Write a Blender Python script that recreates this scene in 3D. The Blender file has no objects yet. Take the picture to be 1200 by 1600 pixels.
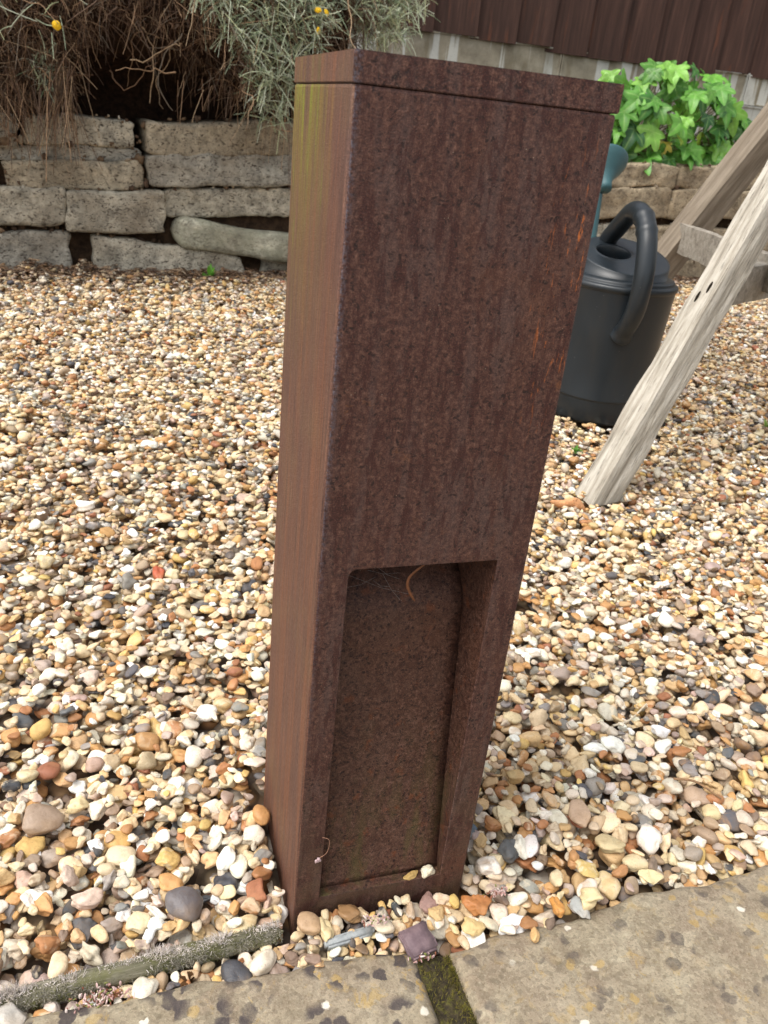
import bpy, bmesh, math, random
import numpy as np
from mathutils import Vector, Matrix

rng = np.random.default_rng(11)
random.seed(5)
sc = bpy.context.scene
COL = sc.collection

# ------------------------------------------------------------------ camera
cam_d = bpy.data.cameras.new("camera")
cam = bpy.data.objects.new("camera", cam_d)
COL.objects.link(cam)
yaw, pitch, roll = 0.34100, 0.45436, 0.10882
CAM = np.array([-0.113685, -0.434535, 0.592655])
fw = np.array([math.sin(yaw)*math.cos(pitch), math.cos(yaw)*math.cos(pitch), -math.sin(pitch)])
r0 = np.array([math.cos(yaw), -math.sin(yaw), 0.0])
u0 = np.cross(r0, fw)
rt = math.cos(roll)*r0 + math.sin(roll)*u0
up = -math.sin(roll)*r0 + math.cos(roll)*u0
M = Matrix.Identity(4)
for i in range(3):
    M[i][0], M[i][1], M[i][2], M[i][3] = rt[i], up[i], -fw[i], CAM[i]
cam.matrix_world = M
cam_d.sensor_fit = 'VERTICAL'
cam_d.sensor_height = 32.0
cam_d.lens = 32.0*1262.97/1600
cam_d.clip_start = 0.02
cam_d.clip_end = 500
cam_d.dof.use_dof = True
cam_d.dof.focus_distance = 0.72
cam_d.dof.aperture_fstop = 15.0
sc.camera = cam

# ------------------------------------------------------------------ light
SUN_EL, SUN_AZ = math.radians(60), math.radians(-103)      # azimuth from +y towards +x
w = bpy.data.worlds.new("World"); sc.world = w; w.use_nodes = True
nt = w.node_tree; nt.nodes.clear()
sky = nt.nodes.new('ShaderNodeTexSky'); sky.sky_type = 'NISHITA'; sky.sun_disc = False
sky.sun_elevation = SUN_EL; sky.sun_rotation = SUN_AZ
sky.dust_density = 4.0; sky.air_density = 1.4; sky.ozone_density = 0.6
hs = nt.nodes.new('ShaderNodeHueSaturation'); hs.inputs['Saturation'].default_value = 0.30
bg = nt.nodes.new('ShaderNodeBackground'); bg.inputs['Strength'].default_value = 0.15
wo = nt.nodes.new('ShaderNodeOutputWorld')
nt.links.new(sky.outputs[0], hs.inputs['Color']); nt.links.new(hs.outputs[0], bg.inputs['Color'])
nt.links.new(bg.outputs[0], wo.inputs['Surface'])
sl = bpy.data.lights.new("sun", 'SUN'); sl.energy = 1.05; sl.angle = math.radians(32); sl.color = (1.0, 0.955, 0.89)
sun = bpy.data.objects.new("sun", sl); COL.objects.link(sun)
sd = Vector((math.sin(SUN_AZ)*math.cos(SUN_EL), math.cos(SUN_AZ)*math.cos(SUN_EL), math.sin(SUN_EL)))
sun.rotation_euler = sd.to_track_quat('Z', 'Y').to_euler()
sun.location = (-2, 1, 4)
vs = sc.view_settings
vs.view_transform = 'Standard'; vs.look = 'None'; vs.gamma = 1.0; vs.exposure = 0.74
sc.view_settings.use_curve_mapping = False
sc.cycles.max_bounces = 6
sc.cycles.diffuse_bounces = 4
sc.cycles.glossy_bounces = 3
sc.cycles.transmission_bounces = 3

# ------------------------------------------------------------------ helpers
def obj(name, me, mats=None, parent=None, label=None, cat=None, group=None, kind=None, loc=None):
    o = bpy.data.objects.new(name, me); COL.objects.link(o)
    if mats is not None and me is not None:
        for m in (mats if isinstance(mats, (list, tuple)) else [mats]):
            me.materials.append(m)
    if parent is not None: o.parent = parent
    if label: o['label'] = label
    if cat: o['category'] = cat
    if group: o['group'] = group
    if kind: o['kind'] = kind
    if loc is not None: o.location = loc
    return o

def empty(name, label, cat, loc=(0, 0, 0), group=None):
    o = bpy.data.objects.new(name, None); COL.objects.link(o); o.location = loc
    o.empty_display_size = 0.05
    o['label'] = label; o['category'] = cat
    if group: o['group'] = group
    return o

def np_mesh(name, V, F, smooth=True, attrs=None, mat_idx=None):
    """V (n,3); F (m,k) int array or list of such arrays; attrs name->(n,4) point colours."""
    me = bpy.data.meshes.new(name)
    V = np.ascontiguousarray(V, np.float32)
    Fs = F if isinstance(F, list) else [F]
    me.vertices.add(len(V)); me.vertices.foreach_set('co', V.ravel())
    nl = sum(f.size for f in Fs); npoly = sum(len(f) for f in Fs)
    me.loops.add(nl); me.polygons.add(npoly)
    me.loops.foreach_set('vertex_index', np.concatenate([f.ravel() for f in Fs]).astype(np.int32))
    tot = np.concatenate([np.full(len(f), f.shape[1], np.int32) for f in Fs])
    st = np.zeros(npoly, np.int32); st[1:] = np.cumsum(tot)[:-1]
    me.polygons.foreach_set('loop_start', st)
    if mat_idx is not None: me.polygons.foreach_set('material_index', mat_idx.astype(np.int32))
    me.update(calc_edges=True)
    me.polygons.foreach_set('use_smooth', np.full(npoly, smooth, bool))
    if attrs:
        for k, a in attrs.items():
            at = me.attributes.new(k, 'FLOAT_COLOR', 'POINT')
            at.data.foreach_set('color', np.ascontiguousarray(a, np.float32).ravel())
    return me

def bm_mesh(name, bm, smooth=False):
    me = bpy.data.meshes.new(name); bm.normal_update(); bm.to_mesh(me); bm.free()
    if smooth:
        me.polygons.foreach_set('use_smooth', np.full(len(me.polygons), True, bool))
    return me

def tubes(P, R, sides=4):
    """P (n,k,3) polylines, R (n,k) radii -> V, F (quads), index of strand per vertex"""
    n, k, _ = P.shape
    T = np.gradient(P, axis=1); T /= np.linalg.norm(T, axis=2, keepdims=True)+1e-12
    ref = np.broadcast_to(np.array([0.31, 0.17, 0.93]), T.shape)
    A = np.cross(T, ref); A /= np.linalg.norm(A, axis=2, keepdims=True)+1e-9
    B = np.cross(T, A)
    ang = np.arange(sides)*2*np.pi/sides
    ring = A[:, :, None, :]*np.cos(ang)[None, None, :, None] + B[:, :, None, :]*np.sin(ang)[None, None, :, None]
    V = P[:, :, None, :] + ring*R[:, :, None, None]
    idx = np.arange(n*k*sides).reshape(n, k, sides)
    a = idx[:, :-1, :]; b = np.roll(a, -1, axis=2); d = idx[:, 1:, :]; c = np.roll(d, -1, axis=2)
    F = np.stack([a, b, c, d], axis=-1).reshape(-1, 4)
    return V.reshape(-1, 3), F, np.repeat(np.arange(n), k*sides)

def smooth_noise(x, y, seed, oct=4, f=1.0):
    r = np.random.default_rng(seed); o = np.zeros_like(x, dtype=float); amp = 1.0
    for i in range(oct):
        for j in range(4):
            a = r.uniform(0, 2*np.pi); ph = r.uniform(0, 6.28)
            o += amp*np.sin(f*(x*np.cos(a)+y*np.sin(a)) + ph + 1.3*np.sin(f*.7*(x*np.sin(a)-y*np.cos(a))+ph*2))/4
        f *= 2.1; amp *= 0.5
    return o

def norm3(a): return a/(np.linalg.norm(a, axis=-1, keepdims=True)+1e-12)

# ---- material helpers
class MB:
    def __init__(s, name):
        s.m = bpy.data.materials.new(name); s.m.use_nodes = True
        s.t = s.m.node_tree; s.p = s.t.nodes['Principled BSDF']
        s.co = s.n('ShaderNodeTexCoord')
        s.v = s.co.outputs['Object']
    def n(s, typ, **kw):
        nd = s.t.nodes.new(typ)
        for k, v in kw.items(): setattr(nd, k, v)
        return nd
    def l(s, a, b): s.t.links.new(a, b)
    def mapping(s, scale, v=None, rot=(0, 0, 0)):
        nd = s.n('ShaderNodeMapping'); nd.inputs['Scale'].default_value = scale; nd.inputs['Rotation'].default_value = rot
        s.l(v or s.v, nd.inputs['Vector']); return nd.outputs[0]
    def noise(s, scale, detail=4, rough=0.6, v=None, out='Fac', dist=0.0):
        nd = s.n('ShaderNodeTexNoise'); nd.inputs['Scale'].default_value = scale; nd.inputs['Detail'].default_value = detail
        nd.inputs['Roughness'].default_value = rough; nd.inputs['Distortion'].default_value = dist
        s.l(v or s.v, nd.inputs['Vector']); return nd.outputs[out]
    def voronoi(s, scale, v=None, out='Distance', feature='F1'):
        nd = s.n('ShaderNodeTexVoronoi', feature=feature); nd.inputs['Scale'].default_value = scale
        s.l(v or s.v, nd.inputs['Vector']); return nd.outputs[out]
    def ramp(s, fac, stops, interp='LINEAR'):
        nd = s.n('ShaderNodeValToRGB'); cr = nd.color_ramp; cr.interpolation = interp
        while len(cr.elements) < len(stops): cr.elements.new(0.5)
        for e, (p, c) in zip(cr.elements, stops):
            e.position = p; e.color = (c, c, c, 1) if not hasattr(c, '__len__') else (*c[:3], 1)
        s.l(fac, nd.inputs['Fac']); return nd.outputs['Color']
    def mix(s, fac, a, b, blend='MIX'):
        nd = s.n('ShaderNodeMix', data_type='RGBA', blend_type=blend)
        for i, x in ((0, fac), (6, a), (7, b)):
            if hasattr(x, 'is_output'): s.l(x, nd.inputs[i])
            elif i == 0: nd.inputs[0].default_value = x
            else: nd.inputs[i].default_value = (*x[:3], 1) if hasattr(x, '__len__') else (x, x, x, 1)
        return nd.outputs[2]
    def math(s, op, a, b=0.0, clamp=False):
        nd = s.n('ShaderNodeMath', operation=op); nd.use_clamp = clamp
        for i, x in enumerate((a, b)):
            if hasattr(x, 'is_output'): s.l(x, nd.inputs[i])
            else: nd.inputs[i].default_value = x
        return nd.outputs[0]
    def attr(s, name, out='Color'):
        nd = s.n('ShaderNodeAttribute', attribute_name=name); return nd.outputs[out]
    def sep(s, v=None):
        nd = s.n('ShaderNodeSeparateXYZ'); s.l(v or s.v, nd.inputs[0]); return nd.outputs
    def base(s, c):
        if hasattr(c, 'is_output'): s.l(c, s.p.inputs['Base Color'])
        else: s.p.inputs['Base Color'].default_value = (*c, 1)
    def rough(s, r):
        if hasattr(r, 'is_output'): s.l(r, s.p.inputs['Roughness'])
        else: s.p.inputs['Roughness'].default_value = r
    def spec(s, v): s.p.inputs['Specular IOR Level'].default_value = v
    def bump(s, h, strength=0.5, dist=0.002):
        nd = s.n('ShaderNodeBump'); nd.inputs['Strength'].default_value = strength; nd.inputs['Distance'].default_value = dist
        s.l(h, nd.inputs['Height']); s.l(nd.outputs[0], s.p.inputs['Normal'])

def srgb(r, g, b, k=1.0):
    f = lambda c: ((c/255)/12.92 if c/255 <= 0.04045 else (((c/255)+0.055)/1.055)**2.4)*k
    return (f(r), f(g), f(b))

# ------------------------------------------------------------------ terrain functions
def gz(x, y):
    x = np.asarray(x, float); y = np.asarray(y, float)
    return 0.04*np.clip(y-0.15, 0, 3.0)

WA = math.radians(8)
WO = np.array([0.11483, 2.31376, 0.0])
WU = np.array([math.cos(WA), math.sin(WA), 0.0])
WN = np.array([math.sin(WA), -math.cos(WA), 0.0])       # outwards, to the gravel
def wl(u, v, z):
    u = np.asarray(u, float)[..., None]; v = np.asarray(v, float)[..., None]; z = np.asarray(z, float)[..., None]
    return WO + WU*u + WN*v + np.array([0, 0, 1.0])*z

# ------------------------------------------------------------------ materials
def mat_rust(name, side=False, inner=False):
    m = MB(name)
    fine = m.noise(1100, 2, 0.7)
    mid = m.noise(290, 4, 0.75)
    x, y, z = m.sep()
    if side:
        grain = m.noise(1.0, 4, 0.72, m.mapping((430, 430, 14)))
        band = m.noise(1.0, 4, 0.6, m.mapping((110, 110, 3.5)))
        c = m.ramp(grain, [(0.32, srgb(66, 42, 34)), (0.50, srgb(98, 66, 53)), (0.68, srgb(128, 90, 70))])
        c = m.mix(m.ramp(band, [(0.46, 0), (0.62, 0.6)]), c, srgb(124, 76, 48))
        c = m.mix(m.ramp(m.noise(1.0, 3, 0.6, m.mapping((60, 60, 6))), [(0.5, 0), (0.66, 0.55)]), c, srgb(88, 62, 54))
        c = m.mix(m.ramp(m.noise(14, 4, 0.6), [(0.5, 0), (0.7, 0.5)]), c, srgb(110, 84, 58))
        # algae growing down from the lid on the far half of the face
        hz = m.math('POWER', m.math('MULTIPLY', m.math('SUBTRACT', z, 0.40), 5.0, True), 1.6)
        ga = m.noise(1.0, 5, 0.7, m.mapping((170, 170, 9)))
        yf = m.math('MULTIPLY', m.math('SUBTRACT', y, 0.030), 18.0, True)
        lidk = m.math('SUBTRACT', 1.0, m.math('MULTIPLY', m.math('SUBTRACT', z, 0.6045), 1500.0, True), True)
        lidk = m.math('ADD', m.math('MULTIPLY', lidk, 0.8), 0.2)
        g = m.math('MULTIPLY', m.math('MULTIPLY', hz, yf), m.ramp(ga, [(0.40, 0.12), (0.58, 1.0)]))
        g = m.math('MULTIPLY', g, lidk)
        c = m.mix(m.math('MULTIPLY', g, 0.85, True), c, srgb(122, 112, 30))
        g2 = m.math('MULTIPLY', g, m.ramp(m.noise(1.0, 4, 0.6, m.mapping((90, 90, 12))), [(0.52, 0), (0.62, 1)]))
        c = m.mix(m.math('MULTIPLY', g2, 0.8), c, srgb(128, 142, 22))
        c = m.mix(m.ramp(m.noise(1.0, 3, 0.6, m.mapping((330, 330, 26))), [(0.60, 0), (0.72, 0.6)]), c, srgb(52, 32, 28))
    else:
        s1 = m.noise(1.0, 5, 0.7, m.mapping((150, 150, 120 if inner else 34)), dist=0.3)
        s2 = m.noise(1.0, 4, 0.65, m.mapping((52, 52, 30 if inner else 10)), dist=0.3)
        c = m.ramp(mid, [(0.30, srgb(40, 20, 17)), (0.5, srgb(80, 49, 41) if not inner else srgb(82, 52, 39)), (0.70, srgb(122, 88, 74))])
        c = m.mix(m.ramp(s2, [(0.47, 0.0), (0.62, 0.34)]), c, srgb(100, 74, 62) if inner else srgb(90, 76, 73))
        c = m.mix(m.ramp(s1, [(0.50, 0.0), (0.585, 0.5 if inner else 0.78)]), c, srgb(66, 36, 26) if inner else srgb(58, 24, 20))
        c = m.mix(m.ramp(m.noise(11, 4, 0.6), [(0.54, 0), (0.72, 0.5)]), c, srgb(104, 66, 46))
        c = m.mix(m.math('MULTIPLY', m.ramp(m.noise(70, 4, 0.7), [(0.60, 0), (0.70, 1)]), m.ramp(m.noise(8, 2, 0.5), [(0.54, 0), (0.62, 0.75)])), c, srgb(142, 88, 44))
        jit = m.n('ShaderNodeVectorMath', operation='ADD'); jd = m.n('ShaderNodeVectorMath', operation='SCALE')
        m.l(m.noise(140, 2, 0.5, out='Color'), jd.inputs[0]); jd.inputs['Scale'].default_value = 0.012
        m.l(m.v, jit.inputs[0]); m.l(jd.outputs[0], jit.inputs[1])
        pits = m.voronoi(250, jit.outputs[0])
        pm = m.math('MULTIPLY', m.ramp(pits, [(0.18, 1), (0.40, 0)]), m.ramp(m.noise(75, 3, 0.6), [(0.36 if inner else 0.42, 0), (0.48 if inner else 0.54, 1)]))
        c = m.mix(m.math('MULTIPLY', pm, 0.9), c, srgb(32, 13, 11))
        if not inner:
            # fresh orange scratches by the right edge
            sn = m.noise(1.0, 4, 0.7, m.mapping((300, 300, 42)), dist=0.4)
            sx = m.math('MULTIPLY', m.math('SUBTRACT', x, 0.112), 40, True)
            sz = m.math('MULTIPLY', m.math('SUBTRACT', z, 0.40), 14, True)
            sl_ = m.math('SUBTRACT', 1.0, m.math('MULTIPLY', m.math('SUBTRACT', z, 0.57), 40, True), True)
            k = m.math('MULTIPLY', m.math('MULTIPLY', m.math('MULTIPLY', sx, sz), sl_), m.ramp(sn, [(0.595, 0), (0.67, 1)]))
            c = m.mix(m.math('MULTIPLY', k, 0.9), c, srgb(196, 108, 46))
            # grey bare metal showing along the near welded corner
            dn = m.noise(420, 3, 0.8)
            e = m.math('SUBTRACT', 1.0, m.math('MULTIPLY', x, 190.0, True), True)
            zz = m.math('MULTIPLY', m.math('SUBTRACT', z, 0.12), 3.2, True)
            k = m.math('MULTIPLY', m.math('MULTIPLY', e, zz), m.ramp(dn, [(0.46, 0), (0.56, 0.9)]))
            c = m.mix(k, c, srgb(104, 102, 114))
            # dusty splash marks near the ground
            low = m.math('SUBTRACT', 1.0, m.math('MULTIPLY', z, 5.5, True), True)
            c = m.mix(m.math('MULTIPLY', m.math('MULTIPLY', low, 0.55), m.ramp(m.noise(40, 4, 0.6), [(0.4, 0), (0.6, 1)])), c, srgb(92, 74, 54))
        else:
            gn = m.noise(1.0, 4, 0.6, m.mapping((60, 60, 14)))
            gzn = m.math('SUBTRACT', 1.0, m.math('MULTIPLY', z, 5.5, True), True)
            c = m.mix(m.math('MULTIPLY', m.ramp(gn, [(0.45, 0), (0.65, 0.7)]), gzn), c, srgb(86, 80, 40))
            c = m.mix(m.ramp(m.noise(75, 3, 0.6), [(0.60, 0), (0.70, 0.7)]), c, srgb(112, 62, 36))
    spk = m.math('MULTIPLY', m.ramp(m.voronoi(330), [(0.05, 1), (0.10, 0)]), m.ramp(m.noise(75, 2, 0.5), [(0.57, 0), (0.63, 0.8)]))
    c = m.mix(spk, c, srgb(184, 166, 146))
    c = m.mix(m.ramp(fine, [(0.34, 0.55), (0.50, 0)]), c, (0.012, 0.008, 0.007))
    c = m.mix(m.ramp(fine, [(0.56, 0), (0.70, 0.40)]), c, srgb(134, 102, 90))
    m.base(c)
    m.rough(m.ramp(mid, [(0.3, 0.5), (0.7, 0.75)])); m.spec(0.38)
    h = m.math('ADD', m.math('MULTIPLY', mid, 0.6), m.math('MULTIPLY', fine, 0.5))
    m.bump(h, 0.6, 0.0016)
    return m.m

def mat_attr(name, attr='col', rough=0.7, spec=0.3, noise=(150, 0.35), bump=0.3, trans=0.0):
    m = MB(name); c = m.attr(attr)
    n = m.noise(noise[0], 4, 0.6)
    c = m.mix(1.0, c, m.ramp(n, [(0.3, 1-noise[1]), (0.7, 1+noise[1]*0.6)]), 'MULTIPLY')
    m.base(c); m.rough(rough); m.spec(spec)
    if bump: m.bump(n, bump, 0.001)
    if trans:
        t = m.n('ShaderNodeBsdfTranslucent'); m.l(c, t.inputs['Color'])
        mx = m.n('ShaderNodeMixShader'); mx.inputs[0].default_value = trans
        m.l(m.p.outputs[0], mx.inputs[1]); m.l(t.outputs[0], mx.inputs[2])
        m.l(mx.outputs[0], m.t.nodes['Material Output'].inputs['Surface'])
    return m.m

def mat_stone():
    m = MB('flint_gravel')
    c = m.attr('col'); rnd = m.attr('rnd', 'Alpha')
    off = m.n('ShaderNodeVectorMath', operation='ADD'); m.l(m.v, off.inputs[0])
    sc_ = m.n('ShaderNodeVectorMath', operation='SCALE'); m.l(m.attr('rnd'), sc_.inputs[0]); sc_.inputs['Scale'].default_value = 7.0
    m.l(sc_.outputs[0], off.inputs[1]); v = off.outputs[0]
    sr = m.sep(m.attr('rnd'))
    blot = m.noise(85, 4, 0.65, v, dist=0.6)
    fine = m.noise(520, 4, 0.7, v)
    c = m.mix(1.0, c, m.ramp(blot, [(0.3, (0.78, 0.74, 0.69)), (0.5, 1.0), (0.7, (1.08, 1.08, 1.07))]), 'MULTIPLY')
    # pale rind on some stones, iron stain on others
    rim = m.math('MULTIPLY', m.ramp(m.noise(60, 3, 0.6, v, dist=1.0), [(0.50, 0), (0.60, 1)]), m.ramp(sr[0], [(0.70, 0), (0.76, 0.62)]))
    c = m.mix(rim, c, srgb(222, 206, 176))
    st = m.math('MULTIPLY', m.ramp(m.noise(48, 3, 0.6, v, dist=1.0), [(0.5, 0), (0.62, 1)]), m.ramp(sr[1], [(0.65, 0), (0.8, 0.4)]))
    c = m.mix(st, c, srgb(186, 140, 84))
    c = m.mix(m.ramp(fine, [(0.30, 0.5), (0.43, 0)]), c, srgb(112, 86, 60))
    c = m.mix(m.math('MULTIPLY', m.ramp(m.noise(30, 4, 0.6), [(0.48, 0), (0.72, 0.28)]), 1.0), c, srgb(176, 140, 92))
    m.base(c)
    m.rough(m.ramp(sr[2], [(0, 0.38), (1, 0.75)])); m.spec(0.45)
    m.bump(m.math('ADD', m.math('MULTIPLY', fine, 0.35), blot), 0.45, 0.0025)
    return m.m

def mat_soil(name, a=(70, 54, 42), b=(42, 32, 25), scale=40):
    m = MB(name); n = m.noise(scale, 6, 0.7); f = m.noise(scale*8, 3, 0.7)
    c = m.ramp(n, [(0.35, srgb(*b)), (0.65, srgb(*a))]); m.base(c); m.rough(0.95); m.spec(0.1)
    m.bump(m.math('ADD', n, m.math('MULTIPLY', f, 0.5)), 1.0, 0.01); return m.m

def mat_gravel_far():
    m = MB('gravel_bed'); v = m.mapping((1, 1, 1))
    vo = m.n('ShaderNodeTexVoronoi'); vo.inputs['Scale'].default_value = 46; m.l(m.v, vo.inputs['Vector'])
    s = m.sep(vo.outputs['Color'])
    c = m.ramp(s[0], [(0, srgb(120, 100, 84)), (0.25, srgb(168, 122, 74)), (0.5, srgb(206, 184, 148)), (0.75, srgb(150, 128, 108)), (1, srgb(232, 222, 204))])
    c = m.mix(m.ramp(vo.outputs['Distance'], [(0.35, 0), (0.6, 0.85)]), c, srgb(60, 48, 38))
    m.base(c); m.rough(0.7); m.bump(m.ramp(vo.outputs['Distance'], [(0, 1), (0.7, 0)]), 1.0, 0.01); return m.m

def mat_wallstone(name, tint=(186, 178, 160), dark=(58, 48, 40), green=False):
    m = MB(name)
    n = m.noise(22, 6, 0.7); f = m.noise(190, 5, 0.75); big = m.noise(5.5, 3, 0.5)
    c = m.ramp(n, [(0.32, srgb(*[t*0.66 for t in tint])), (0.52, srgb(*tint)), (0.68, srgb(*[min(255, t*1.22) for t in tint]))])
    c = m.mix(m.ramp(big, [(0.45, 0), (0.65, 0.5)]), c, srgb(116, 100, 80))
    # dark moss tufts and holes, elongated
    sp = m.noise(1.0, 4, 0.65, m.mapping((85, 85, 150)), dist=1.2)
    c = m.mix(m.ramp(sp, [(0.56, 0), (0.62, 0.9)]), c, srgb(*dark))
    sp2 = m.noise(1.0, 3, 0.6, m.mapping((42, 42, 60)), dist=1.2)
    c = m.mix(m.ramp(sp2, [(0.60, 0), (0.68, 0.7)]), c, srgb(*dark))
    if green: c = m.mix(m.ramp(m.noise(12, 4, 0.6), [(0.45, 0), (0.65, 0.7)]), c, srgb(150, 150, 128))
    m.base(c); m.rough(0.92); m.spec(0.2)
    m.bump(m.math('ADD', m.math('SUBTRACT', n, m.math('MULTIPLY', sp, 0.7)), m.math('MULTIPLY', f, 0.4)), 0.9, 0.008)
    return m.m

def mat_slab(name, spotty):
    m = MB(name)
    n = m.noise(30, 5, 0.6); f = m.noise(480, 4, 0.8); big = m.noise(8, 3, 0.5)
    def vor2(scale, wob=0.0):
        v = m.v
        if wob:
            a = m.n('ShaderNodeVectorMath', operation='ADD'); d = m.n('ShaderNodeVectorMath', operation='SCALE')
            m.l(m.noise(110, 3, 0.6, out='Color'), d.inputs[0]); d.inputs['Scale'].default_value = wob
            m.l(m.v, a.inputs[0]); m.l(d.outputs[0], a.inputs[1]); v = a.outputs[0]
        vo = m.n('ShaderNodeTexVoronoi', voronoi_dimensions='2D'); vo.inputs['Scale'].default_value = scale; m.l(v, vo.inputs['Vector'])
        return vo.outputs['Distance'], m.sep(vo.outputs['Color'])
    c = m.ramp(n, [(0.3, srgb(130, 117, 97)), (0.5, srgb(153, 141, 119)), (0.72, srgb(172, 161, 138))])
    c = m.mix(m.ramp(big, [(0.45, 0), (0.65, 0.45)]), c, srgb(146, 130, 112))
    # brownish worn patches and a fine aggregate
    c = m.mix(m.ramp(m.noise(44, 5, 0.65, dist=0.5), [(0.53, 0), (0.61, 0.55)]), c, srgb(132, 116, 98))
    d_, k_ = vor2(300, 0.004)
    c = m.mix(1.0, c, m.ramp(k_[0], [(0.0, 0.80), (0.5, 1.0), (1.0, 1.16)]), 'MULTIPLY')
    c = m.mix(m.ramp(f, [(0.32, 0.6), (0.47, 0)]), c, srgb(92, 78, 58))
    c = m.mix(m.ramp(f, [(0.58, 0), (0.72, 0.5)]), c, srgb(206, 196, 172))
    # ochre lichen
    d_, k_ = vor2(95, 0.012)
    ly = m.math('MULTIPLY', m.ramp(d_, [(0.30, 1), (0.46, 0)]), m.ramp(k_[2], [(0.93, 0), (0.95, 0.45)]))
    ly2 = m.math('MULTIPLY', m.ramp(m.noise(75, 5, 0.7, dist=0.5), [(0.55, 0), (0.62, 0.7 if spotty else 0.35)]), m.ramp(m.noise(15, 2, 0.5), [(0.44, 0), (0.58, 1)]))
    c = m.mix(m.math('MAXIMUM', ly, ly2), c, srgb(186, 152, 78))
    # dark grey lichen discs, in clusters
    d_, k_ = vor2(74, 0.010)
    clus = m.ramp(m.noise(20, 2, 0.5), [(0.44, 0), (0.52, 1)]) if spotty else m.ramp(m.noise(26, 2, 0.5), [(0.52, 0), (0.58, 1)])
    disc = m.math('MULTIPLY', m.ramp(d_, [(0.40, 1), (0.50, 0)]), m.math('MULTIPLY', clus, m.ramp(k_[0], [(0.34, 0), (0.36, 1.0)] if spotty else [(0.74, 0), (0.76, 0.6)])))
    disc = m.math('MULTIPLY', disc, m.ramp(f, [(0.3, 1.0), (0.7, 0.8)]))
    c = m.mix(disc, c, srgb(74, 67, 67))
    d_, k_ = vor2(52, 0.008)
    wd = m.math('MULTIPLY', m.ramp(d_, [(0.13, 1), (0.20, 0)]), m.ramp(k_[1], [(0.945, 0), (0.955, 0.85)]))
    c = m.mix(wd, c, srgb(228, 220, 204))
    m.base(c); m.rough(0.88); m.spec(0.25)
    m.bump(m.math('ADD', n, m.math('MULTIPLY', f, 0.7)), 0.7, 0.0022)
    return m.m

def mat_wood(name, a, b, c3, axis_scale=(90, 90, 5), crack=0.6, green=None):
    m = MB(name)
    g = m.noise(1.0, 6, 0.7, m.mapping(axis_scale), dist=0.4)
    n = m.noise(18, 4, 0.6); f = m.noise(1.0, 3, 0.7, m.mapping(tuple(3.2*s for s in axis_scale)))
    c = m.ramp(g, [(0.30, srgb(*c3)), (0.45, srgb(*b)), (0.62, srgb(*a))])
    c = m.mix(m.ramp(n, [(0.45, 0), (0.68, 0.5)]), c, srgb(*b))
    c = m.mix(m.ramp(f, [(0.28, crack), (0.42, 0)]), c, srgb(*[x*0.45 for x in c3]))
    if green: c = m.mix(m.ramp(m.noise(30, 4, 0.6), [(0.5, 0), (0.6, 0.7)]), c, srgb(*green))
    m.base(c); m.rough(0.85); m.spec(0.25)
    m.bump(m.math('ADD', g, m.math('MULTIPLY', f, 0.6)), 0.7, 0.004); return m.m

def mat_plastic(name, col, rough=0.42, spec=0.5, dusty=None):
    m = MB(name); n = m.noise(9, 4, 0.6); f = m.noise(260, 3, 0.6)
    c = m.mix(m.ramp(n, [(0.4, 0), (0.7, 0.5)]), col, [x*1.35 for x in col])
    if dusty: c = m.mix(m.ramp(m.noise(1.0, 4, 0.6, m.mapping((40, 40, 8))), [(0.5, 0), (0.75, 0.35)]), c, dusty)
    spk = m.math('MULTIPLY', m.ramp(m.voronoi(120), [(0.05, 1), (0.09, 0)]), m.ramp(m.noise(30, 2, 0.5), [(0.56, 0), (0.6, 0.6)]))
    c = m.mix(spk, c, (0.3, 0.28, 0.25))
    m.base(c); m.rough(m.ramp(n, [(0.3, rough-0.05), (0.7, rough+0.1)])); m.spec(spec)
    m.bump(f, 0.12, 0.001); return m.m

def mat_concrete():
    m = MB('weathered_concrete')
    n = m.noise(16, 6, 0.65); f = m.noise(240, 3, 0.7)
    c = m.ramp(n, [(0.3, srgb(126, 118, 102)), (0.55, srgb(152, 144, 126)), (0.75, srgb(170, 164, 148))])
    # pale lime runs falling down the face
    run = m.noise(1.0, 3, 0.55, m.mapping((13, 13, 0.9)), dist=0.3)
    c = m.mix(m.ramp(run, [(0.52, 0), (0.555, 0.9)]), c, srgb(196, 196, 188))
    dk = m.noise(1.0, 4, 0.6, m.mapping((10, 10, 3)))
    c = m.mix(m.ramp(dk, [(0.56, 0), (0.68, 0.65)]), c, srgb(112, 102, 80))
    c = m.mix(m.ramp(f, [(0.3, 0.5), (0.42, 0)]), c, srgb(96, 88, 74))
    m.base(c); m.rough(0.9); m.spec(0.2); m.bump(m.math('ADD', n, m.math('MULTIPLY', f, 0.4)), 0.5, 0.004); return m.m

RUST = mat_rust('rusted_steel'); RUST_S = mat_rust('rusted_steel_algae', side=True); RUST_I = mat_rust('rusted_steel_pitted', inner=True)
STONE = mat_stone()
SOIL = mat_soil('dark_soil', (84, 66, 50), (44, 34, 27))

# ------------------------------------------------------------------ ground
xs = np.unique(np.concatenate([np.linspace(-60, -1.6, 14), np.linspace(-1.6, 4.5, 90), np.linspace(4.5, 60, 14)]))
ys = np.unique(np.concatenate([np.linspace(-60, -1, 14), np.linspace(-1, 4, 80), np.linspace(4, 90, 16)]))
X, Y = np.meshgrid(xs, ys)
Z = gz(X, Y) - 0.030 + 0.004*smooth_noise(X, Y, 3, 3, 6.0)*(np.abs(X) < 6)
Z = np.where(Y < -0.05, -0.05, Z)
idx = np.arange(X.size).reshape(X.shape)
F = np.stack([idx[:-1, :-1], idx[:-1, 1:], idx[1:, 1:], idx[1:, :-1]], -1).reshape(-1, 4)
obj('ground', np_mesh('ground', np.stack([X, Y, Z], -1).reshape(-1, 3), F), mat_gravel_far(), kind='structure')

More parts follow.
